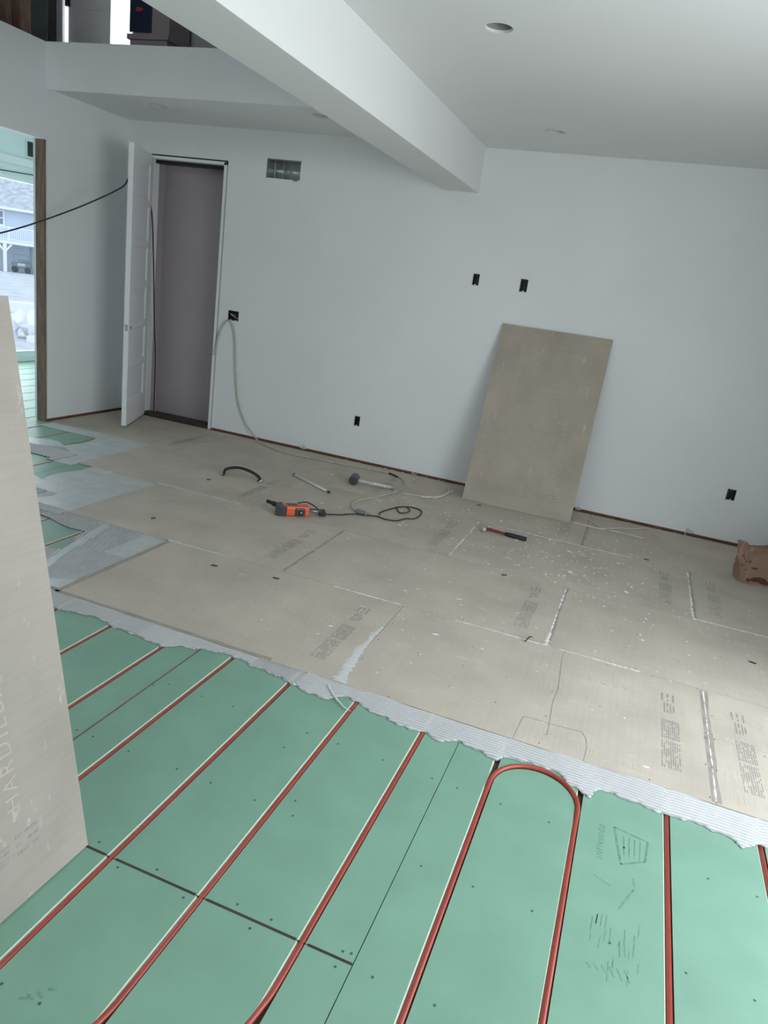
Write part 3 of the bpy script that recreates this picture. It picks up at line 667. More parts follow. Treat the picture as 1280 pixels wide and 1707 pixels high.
# lowest patch: combed nearly along the board end, green gap at its far left
patch('mortar_patch', -3.55, -2.452, 2.60, 3.469,
      lambda X_, Y_: (~((X_ < -2.86+.05*np.sin(Y_*9)) & (Y_ > 2.98+.03*np.sin(X_*14)+(-2.9-X_)*-.10) & (Y_ < 3.30+.03*np.sin(X_*11)))) ,
      lambda X_, Y_: (Y_*.35+X_*1.0+.05*np.sin(Y_*3.5))/.0165,
      lambda X_, Y_: sm(.65+.5*nz(X_, Y_, .25)), lambda X_, Y_: sm(((X_ > -2.62) & (Y_ > 3.1)) | ((X_+2.5)*-.6+ (Y_-2.6) < .12) | (np.abs(X_+2.78+.25*(Y_-3)) < .03)), 'lowest combed mortar patch left of the front row corner')
patch('mortar_patch', -4.40, -3.213, 3.40, 4.383,
      lambda X_, Y_: ~((X_ < -3.84+.03*np.sin(Y_*12)) & (Y_ > 3.9+.04*np.sin(X_*9))) & ~((Y_ < 3.47) & (X_ > -3.15)),
      lambda X_, Y_: (np.hypot(X_+3.0, (Y_-3.5)*1.0)+.0)/.024,
      lambda X_, Y_: sm(((X_ < -3.62) & (Y_ < 3.75)) | (Y_ < 3.50) | ((Y_ > 4.28) & (X_ < -3.6))).astype(float)*.95, lambda X_, Y_: ~(((X_ < -3.62+.1*np.sin(Y_*9)) & (Y_ < 3.72)) | (Y_ < 3.50) | ((Y_ > 4.28) & (X_ < -3.6)))*1.0, 'middle smeared grey mortar patch with curved trowel ridges')
patch('mortar_patch', -5.08, -3.958, 4.30, 5.32,
      lambda X_, Y_: ~((X_ < -4.42+.05*np.sin(Y_*8)) & (Y_ > 4.75+.05*np.sin(X_*12)+.3*(X_+4.5)*0) & (Y_ < 5.12)) & (Y_ > 4.30+.05*(X_ < -4.2)),
      lambda X_, Y_: (np.hypot(X_+3.75, (Y_-4.0)))/.030,
      lambda X_, Y_: sm((X_ < -4.1) & (Y_ < 4.60)).astype(float), lambda X_, Y_: (~((X_ < -4.13) & (Y_ < 4.62+.05*np.sin(X_*14))))*1.0, 'uppermost smeared mortar patch with bright curved ridges near the timber jamb')
# filler in the joints between boards
def smear(name, pts, label, z=.001, h=.0022, jag=.004, mm=None):
    """pts: (x, y, half width) down the joint"""
    L_ = []; R_ = []
    P = []
    for (a, b) in zip(pts[:-1], pts[1:]):
        for k in range(10):
            t_ = k/10; P.append([a[i]*(1-t_)+b[i]*t_ for i in range(3)])
    P.append(list(pts[-1])); vs = []; n_ = len(P)
    horiz = abs(pts[-1][0]-pts[0][0]) > abs(pts[-1][1]-pts[0][1])
    for i, (a, b, w2) in enumerate(P):
        w2 = w2*(rnd.choice([.15, .4, .8, 1.0, 1.1]) if mm is CRUMB else 1); e1 = w2*(1+rnd.uniform(-.35, .35)); e2 = w2*(1+rnd.uniform(-.35, .35)); hh = h*(.6+.8*rnd.random())
        if horiz: vs += [(a, b-e1, .0003), (a, b, hh), (a, b+e2, .0003)]
        else: vs += [(a-e1, b, .0003), (a, b, hh), (a+e2, b, .0003)]
    fs = [(3*i+j, 3*i+j+1, 3*i+j+4, 3*i+j+3) for i in range(n_-1) for j in range(2)]
    mb = MB(); mb.add(vs, fs); return tag(mb.build(name, mm or MORTAR, smooth=True), label, 'mortar')
smear('mortar_smear', [(-.944,3.16,.006),(-.955,3.06,.014),(-.950,2.98,.010),(-.958,2.88,.022),(-.949,2.80,.018),(-.94,2.72,.026),(-.935,2.64,.020),(-.925,2.575,.034),(-.92,2.56,.04)], 'broad white mortar smear on the front row joint above the mortar strip')
smear('mortar_smear', [(-.165,4.38,.004),(-.166,4.15,.010),(-.168,3.95,.004),(-.168,3.75,.006),(-.168,3.55,.010),(-.168,3.47,.014)], 'ragged white filler in the second row joint right of the printed block', mm=CRUMB)
smear('mortar_smear', [(.587,3.46,.0045),(.588,3.2,.002),(.586,3.05,.005),(.588,2.8,.0025),(.587,2.57,.0035)], 'thin white filler line in the front row joint at the right', mm=CRUMB)
smear('mortar_smear', [(-.942,5.29,.006),(-.942,4.9,.004),(-.942,4.40,.006)], 'white filler line in the third row joint left of the hammer', mm=CRUMB)
smear('mortar_smear', [(.582,5.25,.006),(.583,4.9,.004),(.582,4.5,.008),(.584,4.39,.012)], 'white filler in the third row joint near the paper bag', mm=CRUMB)
smear('mortar_smear', [(-2.45,3.470,.010),(-2.3,3.470,.011),(-2.15,3.470,.006),(-2.0,3.47,.002)], 'cream filler line at the left end of the front row joint')
smear('mortar_smear', [(-3.21,4.384,.010),(-2.9,4.384,.003),(-2.7,4.384,.007),(-2.5,4.384,.003)], 'cream filler line between second and third rows at left')
smear('mortar_smear', [(-.65,3.470,.008),(-.45,3.47,.003),(-.30,3.47,.005),(-.17,3.47,.006)], 'white filler line on the row joint left of the dark bent nail', mm=CRUMB)
smear('mortar_smear', [(-.1,3.470,.002),(.1,3.47,.003),(.2,3.47,.009),(.3,3.47,.004)], 'white filler blot on the row joint above the pencil crack', mm=CRUMB)
smear('mortar_smear', [(-1.35,3.472,.004),(-1.2,3.47,.008),(-1.05,3.47,.006),(-.95,3.47,.003)], 'white filler on the row joint above the broad mortar smear', mm=CRUMB)
smear('mortar_smear', [(.2,5.297,.004),(.0,5.297,.006),(-.3,5.297,.003),(-.6,5.297,.006),(-.8,5.297,.004)], 'long thin white filler line between third and back rows behind the hammer', mm=CRUMB)
smear('mortar_smear', [(.58,4.384,.010),(.75,4.384,.006),(.95,4.384,.004),(1.2,4.384,.006)], 'white filler on the row joint in front of the paper bag', mm=CRUMB)
smear('mortar_smear', [(-.95,2.515,.008),(-.90,2.455,.007),(-.83,2.40,.004),(-.795,2.385,.002)], 'small white mortar tail lying on the green board beside a pipe')
# crumbs: far too many to count
mb = MB(); cr_ = random.Random(5)
def flake(mb, x_, y_, s_, z0=.0002):
    n_ = cr_.randint(4, 6); a0 = cr_.uniform(0, 6.28); asp = cr_.uniform(.18, .7)*(.5 if cr_.random() < .35 else 1); th = cr_.uniform(0, 3.14)
    pts = []
    for k in range(n_):
        a = a0+2*math.pi*k/n_; r_ = 1.35*s_*cr_.uniform(.5, 1); px, py = r_*math.cos(a), r_*math.sin(a)*asp
        pts.append((x_+px*math.cos(th)-py*math.sin(th), y_+px*math.sin(th)+py*math.cos(th)))
    hh = z0+s_*cr_.uniform(.08, .25)
    mb.add([(*p, z0) for p in pts]+[(x_, y_, hh)], [(k, (k+1) % n_, n_) for k in range(n_)])
def scatter(n_, cx, cy, sx_, sy_, s0, s1):
    for _ in range(n_):
        x_, y_ = cr_.gauss(cx, sx_), cr_.gauss(cy, sy_)
        if -3.0 < x_ < 1.3 and 2.62 < y_ < 6.2: flake(mb, x_, y_, cr_.uniform(s0, s1)*(2.2 if cr_.random() < .06 else 1))
scatter(330, -.35, 5.1, .45, .45, .004, .014)
scatter(170, .1, 4.4, .6, .5, .003, .012)
scatter(120, -1.5, 5.35, .35, .28, .004, .016)
scatter(110, -1.2, 3.9, .7, .5, .002, .009)
scatter(70, .2, 3.3, .5, .4, .002, .008)
scatter(60, -.9, 3.2, .2, .3, .003, .010)
scatter(40, -2.2, 4.7, .5, .5, .002, .009)
tag(mb.build('mortar_crumbs', CRUMB), 'white dry mortar crumbs scattered over the cement boards', 'debris', kind='stuff')
mb = MB()
for k in range(60):
    x_ = cr_.choice([cr_.gauss(-2.0, .25), cr_.gauss(-1.3, .3), cr_.uniform(-3.6, 1.2)]); flake(mb, x_, 6.285-abs(cr_.gauss(0, .02)), cr_.uniform(.006, .02))
tag(mb.build('plaster_crumbs', CRUMB), 'broken white plaster crumbs along the foot of the back wall', 'debris', kind='stuff')

# stamps on the green board (worn grey print, illegible) and letters
mb = MB(); g2 = random.Random(9)
def dash(x0, y0, x1, y1, w2, z=G+.0004):
    a, b = Vector((x0, y0)), Vector((x1, y1)); n_ = Vector((-(b-a).y, (b-a).x)).normalized()*w2/2
    mb.add([(a.x-n_.x, a.y-n_.y, z), (b.x-n_.x, b.y-n_.y, z), (b.x+n_.x, b.y+n_.y, z), (a.x+n_.x, a.y+n_.y, z)], [(0,1,2,3)])
for (a, b) in (((.243,2.245),(.353,2.225)), ((.353,2.225),(.345,2.125)), ((.345,2.125),(.272,2.075)), ((.272,2.075),(.243,2.245))):
    dash(*a, *b, .007)
for k in range(4): dash(.275+k*.018, 2.215, .28+k*.016, 2.12, .004)
dash(.315, 1.985, .275, 1.885, .006); dash(.31, 2.03, .318, 1.99, .004); dash(.195, 1.985, .245, 1.965, .003)
for k in range(22):
    x_ = .205+.013*(k % 11); y_ = g2.uniform(1.66, 1.86); dash(x_, y_, x_+g2.uniform(-.003,.003), y_-g2.uniform(.02,.07), .0025)
for k in range(6): dash(.20+k*.02, 1.655+.004*k, .215+k*.02, 1.64, .003)
for (x_, y_) in ((-.96,.985),(-.975,.97),(-.99,.955),(-.87,.90),(-.86,.93),(-.885,.87),(-1.0,.94)): dash(x_, y_, x_+.02, y_+g2.uniform(-.012,.018), .006)
dash(-.862, .885, -.835, .945, .006)
stampm = mat('worn_green_stamp', (.155, .31, .235), .6, .3, 60)
tag(mb.build('stamp_marks', stampm), 'worn dark stamp and scratches on the green boards between the pipes', 'stamp marks')
me = text_mesh('EQUIVALENT', .034); me.materials.clear(); me.materials.append(stampm)
# faint mirrored lettering, reads from the far side
o = bpy.data.objects.new('stamped_letters', me); C.objects.link(o); o.location = (.195, 2.235, G+.0004); o.rotation_euler = (0, 0, -math.pi/2); o.scale = (.72, .8, 1)
tag(o, 'small dark stamped letters on the green board left of the worn stamp', 'lettering')

# ================================================================== LEANING BOARDS
th = math.asin(.452/1.524)
# against the back wall: local x runs down the board (print at the foot), local y across
def basis(origin, ex_, ey_):
    ex_, ey_ = Vector(ex_).normalized(), Vector(ey_).normalized(); ez = ex_.cross(ey_).normalized()
    M = Matrix.Identity(4)
    for i in range(3): M[i][0], M[i][1], M[i][2], M[i][3] = ex_[i], ey_[i], ez[i], origin[i]
    return M
top = (-1.222, 6.272, 1.458); down = Vector((-1.217, 5.826, .006))-Vector(top)
Mx = basis(top, down, (1, .006, 0))
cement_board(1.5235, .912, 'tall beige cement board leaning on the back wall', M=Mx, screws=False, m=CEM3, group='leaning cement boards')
# foreground, leaning left on the wall end; its far edge shows
top = Vector((-1.452, 1.372, 1.484)); foot = Vector((-1.186, 1.356, .002-.0))
Mx = basis(top, foot-top, (0, -1, 0))
Mx = basis(top, foot-top, (0, -1, 0))
# the printed face must look to +x
if (Mx.to_3x3() @ Vector((0,0,1))).x < 0:
    Mx = basis(top+Vector((0,-.914,0)), foot-top, (0, 1, 0))
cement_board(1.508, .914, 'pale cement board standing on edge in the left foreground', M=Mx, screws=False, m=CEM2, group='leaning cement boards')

# ================================================================== WALL BOXES
def ebox(x_, z_, w_, h_, label, double=False, side=0):
    t = thing('electrical_box', label, 'electrical box', (x_, Y_B, z_))
    p = MB(); d_ = .06; a, b = -w_/2, w_/2; c_, e = -h_/2, h_/2; k = .003
    p.box((a, -.001, c_), (a+k, d_, e)); p.box((b-k, -.001, c_), (b, d_, e)); p.box((a, -.001, c_), (b, d_, c_+k)); p.box((a, -.001, e-k), (b, d_, e)); p.box((a, d_-k, c_), (b, d_, e))
    p.build('box_body', BLACK, t)
    for zz in (c_+.004, e-.004):
        for xx in ((-.25*w_, .25*w_) if double else (0,)):
            q = MB(); q.box((xx-.007, -.0025, zz-.006), (xx+.007, .006, zz+.006)); q.build('screw_tab', OFFW if zz < 0 else DKGREY, t, bevel=.001)
    q = MB(); q.box((a-.006, -.0012, c_-.003), (a+.003, .0005, e+.002)); q.build('cut_edge', OFFW if side else DKGREY, t)
    r_ = random.Random(int(x_*100))
    for i in range(3 if double else 2):
        q = MB(); x0 = r_.uniform(a*.6, b*.6)
        q.tube(spline([(x0, .05, r_.uniform(c_, e)*.5), (x0+.01, .02, r_.uniform(c_, e)*.6), (r_.uniform(a, b)*.7, .008, r_.uniform(c_, e)*.6), (r_.uniform(a, b)*.5, .03, 0)], 5), .0025, 6)
        q.build('wire', [DKGREY, NAVY, OFFW][i % 3] if double else DKGREY, t)
    return t
B = boxes_back
ebox(*B['left of pair'], 'small open electrical box, left of the upper pair above the leaning board', side=1)
ebox(*B['right of pair'], 'small open electrical box, right of the upper pair directly above the leaning board')
ebox(*B['low middle'], 'open electrical box low on the wall midway between door and leaning board', side=1)
ebox(*B['low right'], 'open electrical box low on the wall right of the leaning board above the bag')
ebox(*DOUBLE, 'wide double electrical box beside the door with a cord passing through', double=True, side=1)

# duct boot
t = thing('duct_outlet', 'open galvanised metal duct outlet high on the back wall', 'duct outlet', (DUCT[0], Y_B, DUCT[2]))
wd, ht = DUCT[1]-DUCT[0], DUCT[3]-DUCT[2]; k = .002
p = MB(); 
p.box((0, .0, 0), (k, .20, ht)); p.box((wd-k, 0, 0), (wd, .20, ht)); p.box((0, 0, 0), (wd, .2, k)); p.box((0, 0, ht-k), (wd, .2, ht))
pr = [(.10+.09*math.sin(a), ht*.5-.5*ht*math.cos(a)*.98) for a in [math.pi*i/12 for i in range(13)]]
vs = [(x_, y_, z_) for (y_, z_) in pr for x_ in (k, wd-k)]; p.add(vs, [(2*i, 2*i+1, 2*i+3, 2*i+2) for i in range(12)])
p.build('metal_boot', GALV, t, smooth=False)
p = MB(); p.box((wd*.22, .004, .003), (wd*.235, .012, ht*.86)); p.box((wd*.40, .05, .0), (wd*.41, .15, ht)); p.build('seam_flange', GALV, t)
p = MB(); p.box((wd*.06, .0, ht-.022), (wd*.20, .01, ht-.010)); p.box((wd*.25, .0, ht-.026), (wd*.42, .01, ht-.010)); p.build('slot', HOLE, t)
p = MB(); p.box((-.006, -.001, -.004), (0, .004, ht+.004)); p.box((0, -.001, ht), (wd+.006, .003, ht+.004)); p.box((wd*.8, -.002, -.008), (wd*.93, .003, -.001)); p.build('cut_edge', DKGREY, t)

# ================================================================== CORDS AND TOOLS
t = thing('extension_cord', 'dusty cream extension cord hanging from the double box and snaking over the floor', 'cord', (0, 0, 0))
c = MB(); c.tube(spline([(-4.005, 6.27, .75), (-3.99, 6.275, .88), (-3.96, 6.277, 1.0), (-3.92, 6.278, 1.07), (-3.885, 6.272, 1.10), (-3.84, 6.272, 1.085), (-3.80, 6.276, .98), (-3.77, 6.277, .75), (-3.74, 6.277, .5), (-3.68, 6.275, .28), (-3.58, 6.26, .13), (-3.42, 6.20, .03), (-3.28, 6.12, .009), (-3.0, 6.00, .008), (-2.72, 6.03, .008), (-2.42, 6.06, .008), (-2.20, 6.09, .008), (-1.97, 6.10, .008), (-1.81, 5.99, .008), (-1.722, 5.764, .008), (-1.725, 5.52, .008), (-1.785, 5.33, .008), (-1.86, 5.12, .008), (-1.875, 4.98, .008), (-1.83, 4.87, .009), (-1.76, 4.80, .011)], 7), .0068, 8)
c.build('cable', CORDW, t, smooth=True)
c = MB(); c.tube([(-1.78, 4.815, .014), (-1.755, 4.80, .018), (-1.70, 4.785, .018), (-1.675, 4.78, .014)], [.010, .018, .018, .013], 10); c.build('socket', mat('grey_socket', (.2,.22,.22), .5, .3, 30), t, smooth=True)
c = MB(); c.tube(spline([(-1.98, 6.10, .009), (-1.93, 6.075, .009), (-1.88, 6.04, .009)], 4), .009, 8); c.build('tape_wrap', RUBBER, t)

t = thing('power_saw', 'orange and black corded power saw lying on the floor', 'power tool', (-2.10, 4.43, 0), (0, 0, .62))
SX = 1.0
# body lies along local x (left handle end -> right shoe end)
def round_box(a, b, name, mt, bv): 
    p = MB(); p.box(a, b); return p.build(name, mt, t, bevel=bv)
round_box((-.11, -.045, .004), (.105, .045, .075), 'body', ORANGE, .016)
p = MB(); p.prism([(-.13,-.038),(-.10,-.047),(-.055,-.047),(-.085,.0),(-.075,.047),(-.10,.047),(-.13,.030)], .002, .078); p.build('motor_cap', DKGREY, t, bevel=.006)
round_box((.0, -.052, .008), (.075, .0, .066), 'side_plate', DKGREY, .010)
p = MB(); p.tube([(.04, -.050, .036), (.04, -.058, .036)], .017, 16); p.build('adjusting_knob', BLACK, t)
p = MB(); p.tube([(.043, -.057, .038), (.043, -.060, .038)], .006, 10); p.build('logo_mark', OFFW, t)
p = MB(); p.tube(spline([(-.11, .030, .055), (-.15, .05, .065), (-.185, .075, .070)], 5), [.018]*5+[.013]*6, 10); p.build('handle', BLACK, t, smooth=True)
p = MB(); p.tube([(.10, -.018, .045), (.185, -.018, .036)], .009, 10); p.tube([(.10, .016, .045), (.185, .016, .036)], .009, 10); p.build('guide_rods', STEEL, t, smooth=True)
p = MB(); p.box((.105, -.010, .03), (.175, .010, .05)); p.build('blade_clamp', BLACK, t, bevel=.003)
p = MB(); p.prism([(.180,-.035),(.225,-.035),(.225,-.012),(.205,-.012),(.205,.012),(.228,.012),(.228,.035),(.180,.035)], .010, .042); p.build('shoe', BLACK, t, bevel=.003)
p = MB(); p.box((-.05, -.02, .074), (.02, .025, .079)); p.build('vent_panel', DKGREY, t, bevel=.002)
p = MB(); pw = [(-2.11, 4.50, .07), (-2.06, 4.55, .075), (-1.99, 4.56, .05), (-1.93, 4.55, .02), (-1.88, 4.62, .008), (-1.83, 4.66, .007), (-1.79, 4.72, .007), (-1.70, 4.765, .012), (-1.65, 4.80, .008), (-1.60, 4.82, .007), (-1.53, 4.80, .007), (-1.46, 4.83, .007), (-1.42, 4.93, .007), (-1.37, 4.97, .007), (-1.36, 5.10, .008), (-1.39, 5.21, .007), (-1.47, 5.24, .007), (-1.55, 5.18, .007), (-1.60, 5.05, .007), (-1.625, 4.93, .007), (-1.605, 4.86, .013)]
Minv = (Matrix.Translation((-2.10, 4.43, 0)) @ Matrix.Rotation(.62, 4, 'Z')).inverted()
p.tube([Minv @ v for v in spline(pw, 6)], .0048, 8); p.tube([Minv @ v for v in spline([(-1.50, 5.20, .008), (-1.455, 5.13, .014), (-1.46, 5.06, .012), (-1.50, 5.03, .008), (-1.54, 5.08, .007), (-1.57, 5.16, .009)], 6)], .0048, 8)
p.build('power_cord', CORDB, t, smooth=True)

def shaft_tool(name, label, head, end, parts, cat='hammer'):
    """head and end: xy of the head and the grip end"""
    a, b = Vector(head), Vector(end); ang_ = math.atan2((b-a).y, (b-a).x)
    return thing(name, label, cat, (a.x, a.y, 0), (0, 0, ang_)), (b-a).length
t, L_ = shaft_tool('sledge_hammer', 'short sledge hammer with dark head and dusty white handle', (-2.10, 5.545), (-1.775, 5.625), None)
p = MB(); n = 8
p.prism([(.041*math.cos(math.pi/8+math.pi*k/4), .040+.039*math.sin(math.pi/8+math.pi*k/4)) for k in range(8)], -.062, .062, 0, Matrix.Rotation(math.pi/2, 4, 'X')); p.build('head', DKGREY, t, bevel=.005)
p = MB(); p.tube([(.0, .0, .034), (.05, .0, .030), (L_, 0, .018)], [.011, .014, .015], 10); p.build('handle', DUSTYW, t, smooth=True)
p = MB(); p.tube([(L_-.012, 0, .0185), (L_+.006, 0, .018)], .0165, 12); p.build('end_ring', STEEL, t)
t, L_ = shaft_tool('claw_hammer', 'hammer with dusty silver head, red shaft and black grip', (-.853, 5.110), (-.542, 5.085), None)
p = MB(); p.tube([(0, -.055, .022), (0, -.035, .022), (0, -.03, .018), (0, .02, .018)], [.016, .016, .011, .012], 12)
p.tube(spline([(0, .0, .020), (.008, .04, .024), (.02, .065, .018), (.035, .08, .008)], 4), [.013]*4+[.010]*4+[.006]*4+[.004], 8); p.build('head', mat('dusty_hammer_head', (.55,.54,.52), .6, .35, 50, metal=.2), t, smooth=True)
p = MB(); p.tube([(0, 0, .020), (L_*.55, 0, .018)], [.011, .011], 10); p.build('shaft', REDGRIP, t)
p = MB(); p.tube([(L_*.48, 0, .018), (L_*.6, 0, .018), (L_*.97, 0, .018), (L_, 0, .018)], [.013, .0165, .0165, .014], 12); p.build('grip', RUBBER, t, smooth=True)

p = MB(); p.tube([(-2.577, 5.368, .012), (-2.132, 5.105, .012)], .011, 12); 
t = thing('plastic_conduit', 'pale straight tube offcut lying left of the sledge hammer', 'tube'); p.build('tube', OFFW, t, smooth=True)
for (a, b) in (((-2.577,5.368),(-2.560,5.358)), ((-2.150,5.116),(-2.129,5.103))):
    p = MB(); p.tube([(*a, .0125), (*b, .0125)], .0114, 12); p.build('dark_end', DKGREY, t)
t = thing('curved_pipe_offcut', 'curved black pipe offcut arched on the floor near the door', 'pipe offcut')
p = MB(); p.tube(spline([(-2.985, 4.915, .012), (-3.01, 5.0, .035), (-2.93, 5.05, .055), (-2.83, 5.045, .052), (-2.74, 5.015, .040), (-2.69, 4.99, .020), (-2.685, 4.965, .013)], 6), .0125, 10); p.build('tube', RUBBER, t, smooth=True)
p = MB(); p.tube(spline([(-2.99, 4.912, .016), (-3.018, 5.0, .040), (-2.94, 5.06, .064), (-2.86, 5.062, .064)], 6), .006, 8); p.tube([(-2.680, 4.955, .006), (-2.67, 4.985, .020)], .007, 6); p.build('white_edge', OFFW, t, smooth=True)
p = MB(); p.tube([(-2.342, 5.585, .006), (-2.325, 5.76, .006)], .0065, 6); tag(p.build('pencil_stub', YEL), 'small yellow pencil left of the sledge hammer', 'pencil')
p = MB(); p.tube(spline([(-1.518, 5.59, .007), (-1.42, 5.66, .008), (-1.365, 5.77, .012), (-1.362, 5.93, .012), (-1.40, 6.03, .008)], 6), .0075, 8); tag(p.build('cord_offcut', OFFW, smooth=True), 'short curved white hose offcut near the foot of the leaning board', 'offcut')
def strip(pts, label, r_=.006):
    p = MB(); p.tube(spline([(*q, .006) for q in pts], 5), r_, 6); tag(p.build('trim_offcut', OFFW), label, 'offcut', 'white offcuts right of the leaning board')
strip([(-.285, 5.87), (-.15, 5.855), (-.02, 5.86)], 'white strip offcut touching the foot of the leaning board')
strip([(-.185, 6.05), (-.11, 5.96), (-.055, 5.88)], 'short slanting white offcut crossing the other strips', .005)
strip([(-.05, 5.88), (.10, 6.02), (.17, 6.06), (.29, 6.20)], 'white strip offcut pointing to the back wall right of the leaning board', .005)
strip([(.0, 5.88), (.12, 5.875), (.27, 5.86)], 'white strip offcut pointing toward the paper bag', .005)
strip([(-1.38, 5.66), (-1.55, 5.60), (-1.66, 5.58)], 'faint white strip left of the curved hose offcut', .004)
p = MB(); p.tube([(-.27, 3.44, .004), (-.255, 3.475, .02), (-.245, 3.52, .004)], .0028, 6); tag(p.build('bent_nail', BLACK), 'small dark bent nail standing on the second row joint', 'nail')
for (x_, y_, a, lb) in ((-.55, 4.30, .5, 'dark splinter left of the printed block'), (-1.66, 3.36, .1, 'dark chip on the front row board'), (-2.02, 3.30, .2, 'dark chip at the left on the front row board'), (.30, 5.33, .1, 'dark chip on the back row joint left of the bag'), (-2.75, 3.72, 1.2, 'small dark nail on the left second row board'), (-1.05, 5.75, .2, 'dark chip in front of the leaning board'), (.86, 3.95, -.2, 'dark chip at the right edge in front of the bag'), (-3.0, 4.73, 1.0, 'dark chip on the left third row board')):
    p = MB(); p.prism([(-.018, -.004), (.012, -.006), (.02, .003), (-.01, .006)], .0005, .006, 0, Matrix.Translation((x_, y_, 0)) @ Matrix.Rotation(a, 4, 'Z')); tag(p.build('floor_chip', DKGREY), lb, 'chip', 'dark chips on the floor')

# wire stubs by the wall foot
for (x_, lb) in ((-2.93, 'tangle of white wire stub at the wall foot left of the low box'), (-1.80, 'torn white plaster tuft at the wall foot below the cord'), (.63, 'small wire stub at the wall foot near the bag'), (-.27, 'small plaster tuft at the wall foot beside the leaning board')):
    p = MB(); r_ = random.Random(int(x_*50))
    pts = [(x_+r_.uniform(-.04, .04), 6.278-r_.uniform(0, .03), .005+abs(r_.gauss(.02, .02))) for _ in range(7)]
    p.tube(spline(pts, 4), .0035, 6); tag(p.build('wire_stub', OFFW), lb, 'wire stub', 'stubs at the wall foot')

# ================================================================== PAPER BAG
t = thing('paper_bag', 'crumpled brown paper bag with dark red stains in the right corner', 'paper bag', (1.02, 5.42, 0), (0, 0, .25))
nu, nv = 40, 14; vs = []; rb = np.random.RandomState(4)
ph = rb.uniform(0, 6.28, (6,))
for j in range(nv+1):
    v_ = j/nv; z_ = .265*v_
    for i in range(nu):
        a = 2*math.pi*i/nu; ca, sa = math.cos(a), math.sin(a); ex_ = .42
        hx, hy = .118+.012*math.sin(3*v_), .085*(1-.55*v_**1.6)
        x_ = math.copysign(abs(ca)**ex_, ca)*hx; y_ = math.copysign(abs(sa)**ex_, sa)*hy
        cr1 = .011*(math.sin(3*a+ph[0]+6*v_)+math.sin(7*a+ph[1]-9*v_)*.7+math.sin(13*a+ph[2]+14*v_)*.4)*(0.25+v_)
        x_ += cr1*ca; y_ += cr1*sa
        zz = z_+(.012*math.sin(2*a+1.0)+.008*math.sin(5*a+2))*v_**3
        vs.append((x_-.015*v_, y_+.02*v_, zz))
fs = [(j*nu+i, j*nu+(i+1) % nu, (j+1)*nu+(i+1) % nu, (j+1)*nu+i) for j in range(nv) for i in range(nu)] + [tuple(range(nu-1, -1, -1))]
nb = len(vs)
for i in range(nu):
    x_, y_, zz = vs[nv*nu+i]; vs.append((x_*.82, (y_-.02)*.45+.02, zz-.035+.01*math.sin(i*1.3)))
fs += [(nv*nu+i, nv*nu+(i+1) % nu, nb+(i+1) % nu, nb+i) for i in range(nu)] + [tuple(nb+i for i in range(nu))]
p = MB(); p.add(vs, fs); bag = p.build('bag_body', KRAFT, t)
bagv = np.array(vs)
# stains: patches that follow the paper, pushed out by half a millimetre
p = MB()
def stain(i0, i1, j0, j1, cu_, cv_, r_):
    # sample the surface in (angle, height) and build a blob
    ring = []
    def surf(u, v):
        i = int(math.floor(u)) % nu; j = max(0, min(nv-1, int(math.floor(v)))); fu, fv = u-math.floor(u), v-j
        q = lambda a, b: Vector(vs[b*nu+a % nu])
        pt = (q(i, j)*(1-fu)+q(i+1, j)*fu)*(1-fv)+(q(i, j+1)*(1-fu)+q(i+1, j+1)*fu)*fv
        out = Vector((pt.x, pt.y, 0)).normalized()*.0018
        return pt+out
    c0 = surf(cu_, cv_); n_ = 12; rr = random.Random(int(cu_*10+cv_))
    for k in range(n_):
        a = 2*math.pi*k/n_; q = r_*rr.uniform(.7, 1.15); ring.append(surf(cu_+q*math.cos(a), cv_+q*math.sin(a)*1.0))
    p.add([c0]+ring, [(0, 1+k, 1+(k+1) % n_) for k in range(n_)])
for (u, v, r_) in ((30.0, 2.2, 1.1), (28.5, 1.6, .7), (29.5, 6, .4), (27.3, 5, .35), (33.2, 2.0, 1.4), (34.4, 2.6, 1.0), (31.0, 1.4, 1.0), (31.6, 6.6, .5), (32.6, 7.4, .35), (28.6, 7.8, .35), (27.2, 8.0, .35), (34.0, 4.6, .5), (32.3, 4.0, .3), (26.0, 9.0, .5), (25.4, 6.5, .4), (24.6, 9.5, .5), (32.0, 5.0, .25), (29.0, 8.2, .25)): stain(0, 0, 0, 0, u, v, r_)
p.build('stains', STAIN, t)

# ================================================================== OUTSIDE
ga = MB(); ga.box((-160, -60, -1.9), (-8.6, 160, -1.62)); tag(ga.build('ground', GROUND), kind='structure')
dirn = Vector((-.71797, .69607, 0)); tan = Vector((.69607, .71797, 0)); D0 = 74; K = D0/50.0
def HP(u, z_): return ((u)*K, (z_-1.62)*K+1.62)
def hz(z_): return (z_-1.62)*K+1.62
H = Matrix.Identity(4)
org = dirn*D0
for i in range(3): H[i][0] = tan[i]; H[i][1] = dirn[i]; H[i][3] = org[i]
H[2][2] = 1; H[2][0] = 0; H[2][1] = 0
h = thing('house', 'pale blue neighbouring house with white deck seen through the far window', 'house'); h.matrix_world = H
gz = -1.62
p = MB(); p.box((-8, 3.0, gz), (9, 11, hz(2.95))); hb = p.build('wall', SIDING, h)
p = MB()
for k in range(14): p.box((-8, 2.97, hz(1.2)+k*.2), (9, 3.0, hz(1.2)+k*.2+.02))
p.build('siding_boards', SIDING, hb)
p = MB(); p.add([(-8.6,2.2,hz(3.0)),(9.6,2.2,hz(3.0)),(9.6,7,hz(3.0)+4.2),(-8.6,7,hz(3.0)+4.2),(-8.6,11.8,hz(3.0)),(9.6,11.8,hz(3.0))], [(0,1,2,3),(3,2,5,4),(0,3,4),(1,5,2),(0,4,5,1)]); p.build('roof', SHINGLE, h)
p = MB(); p.box((-8.6, 2.1, hz(3.0)-.16), (9.6, 2.25, hz(3.0)+.06)); p.build('eave_board', EXTW, h)
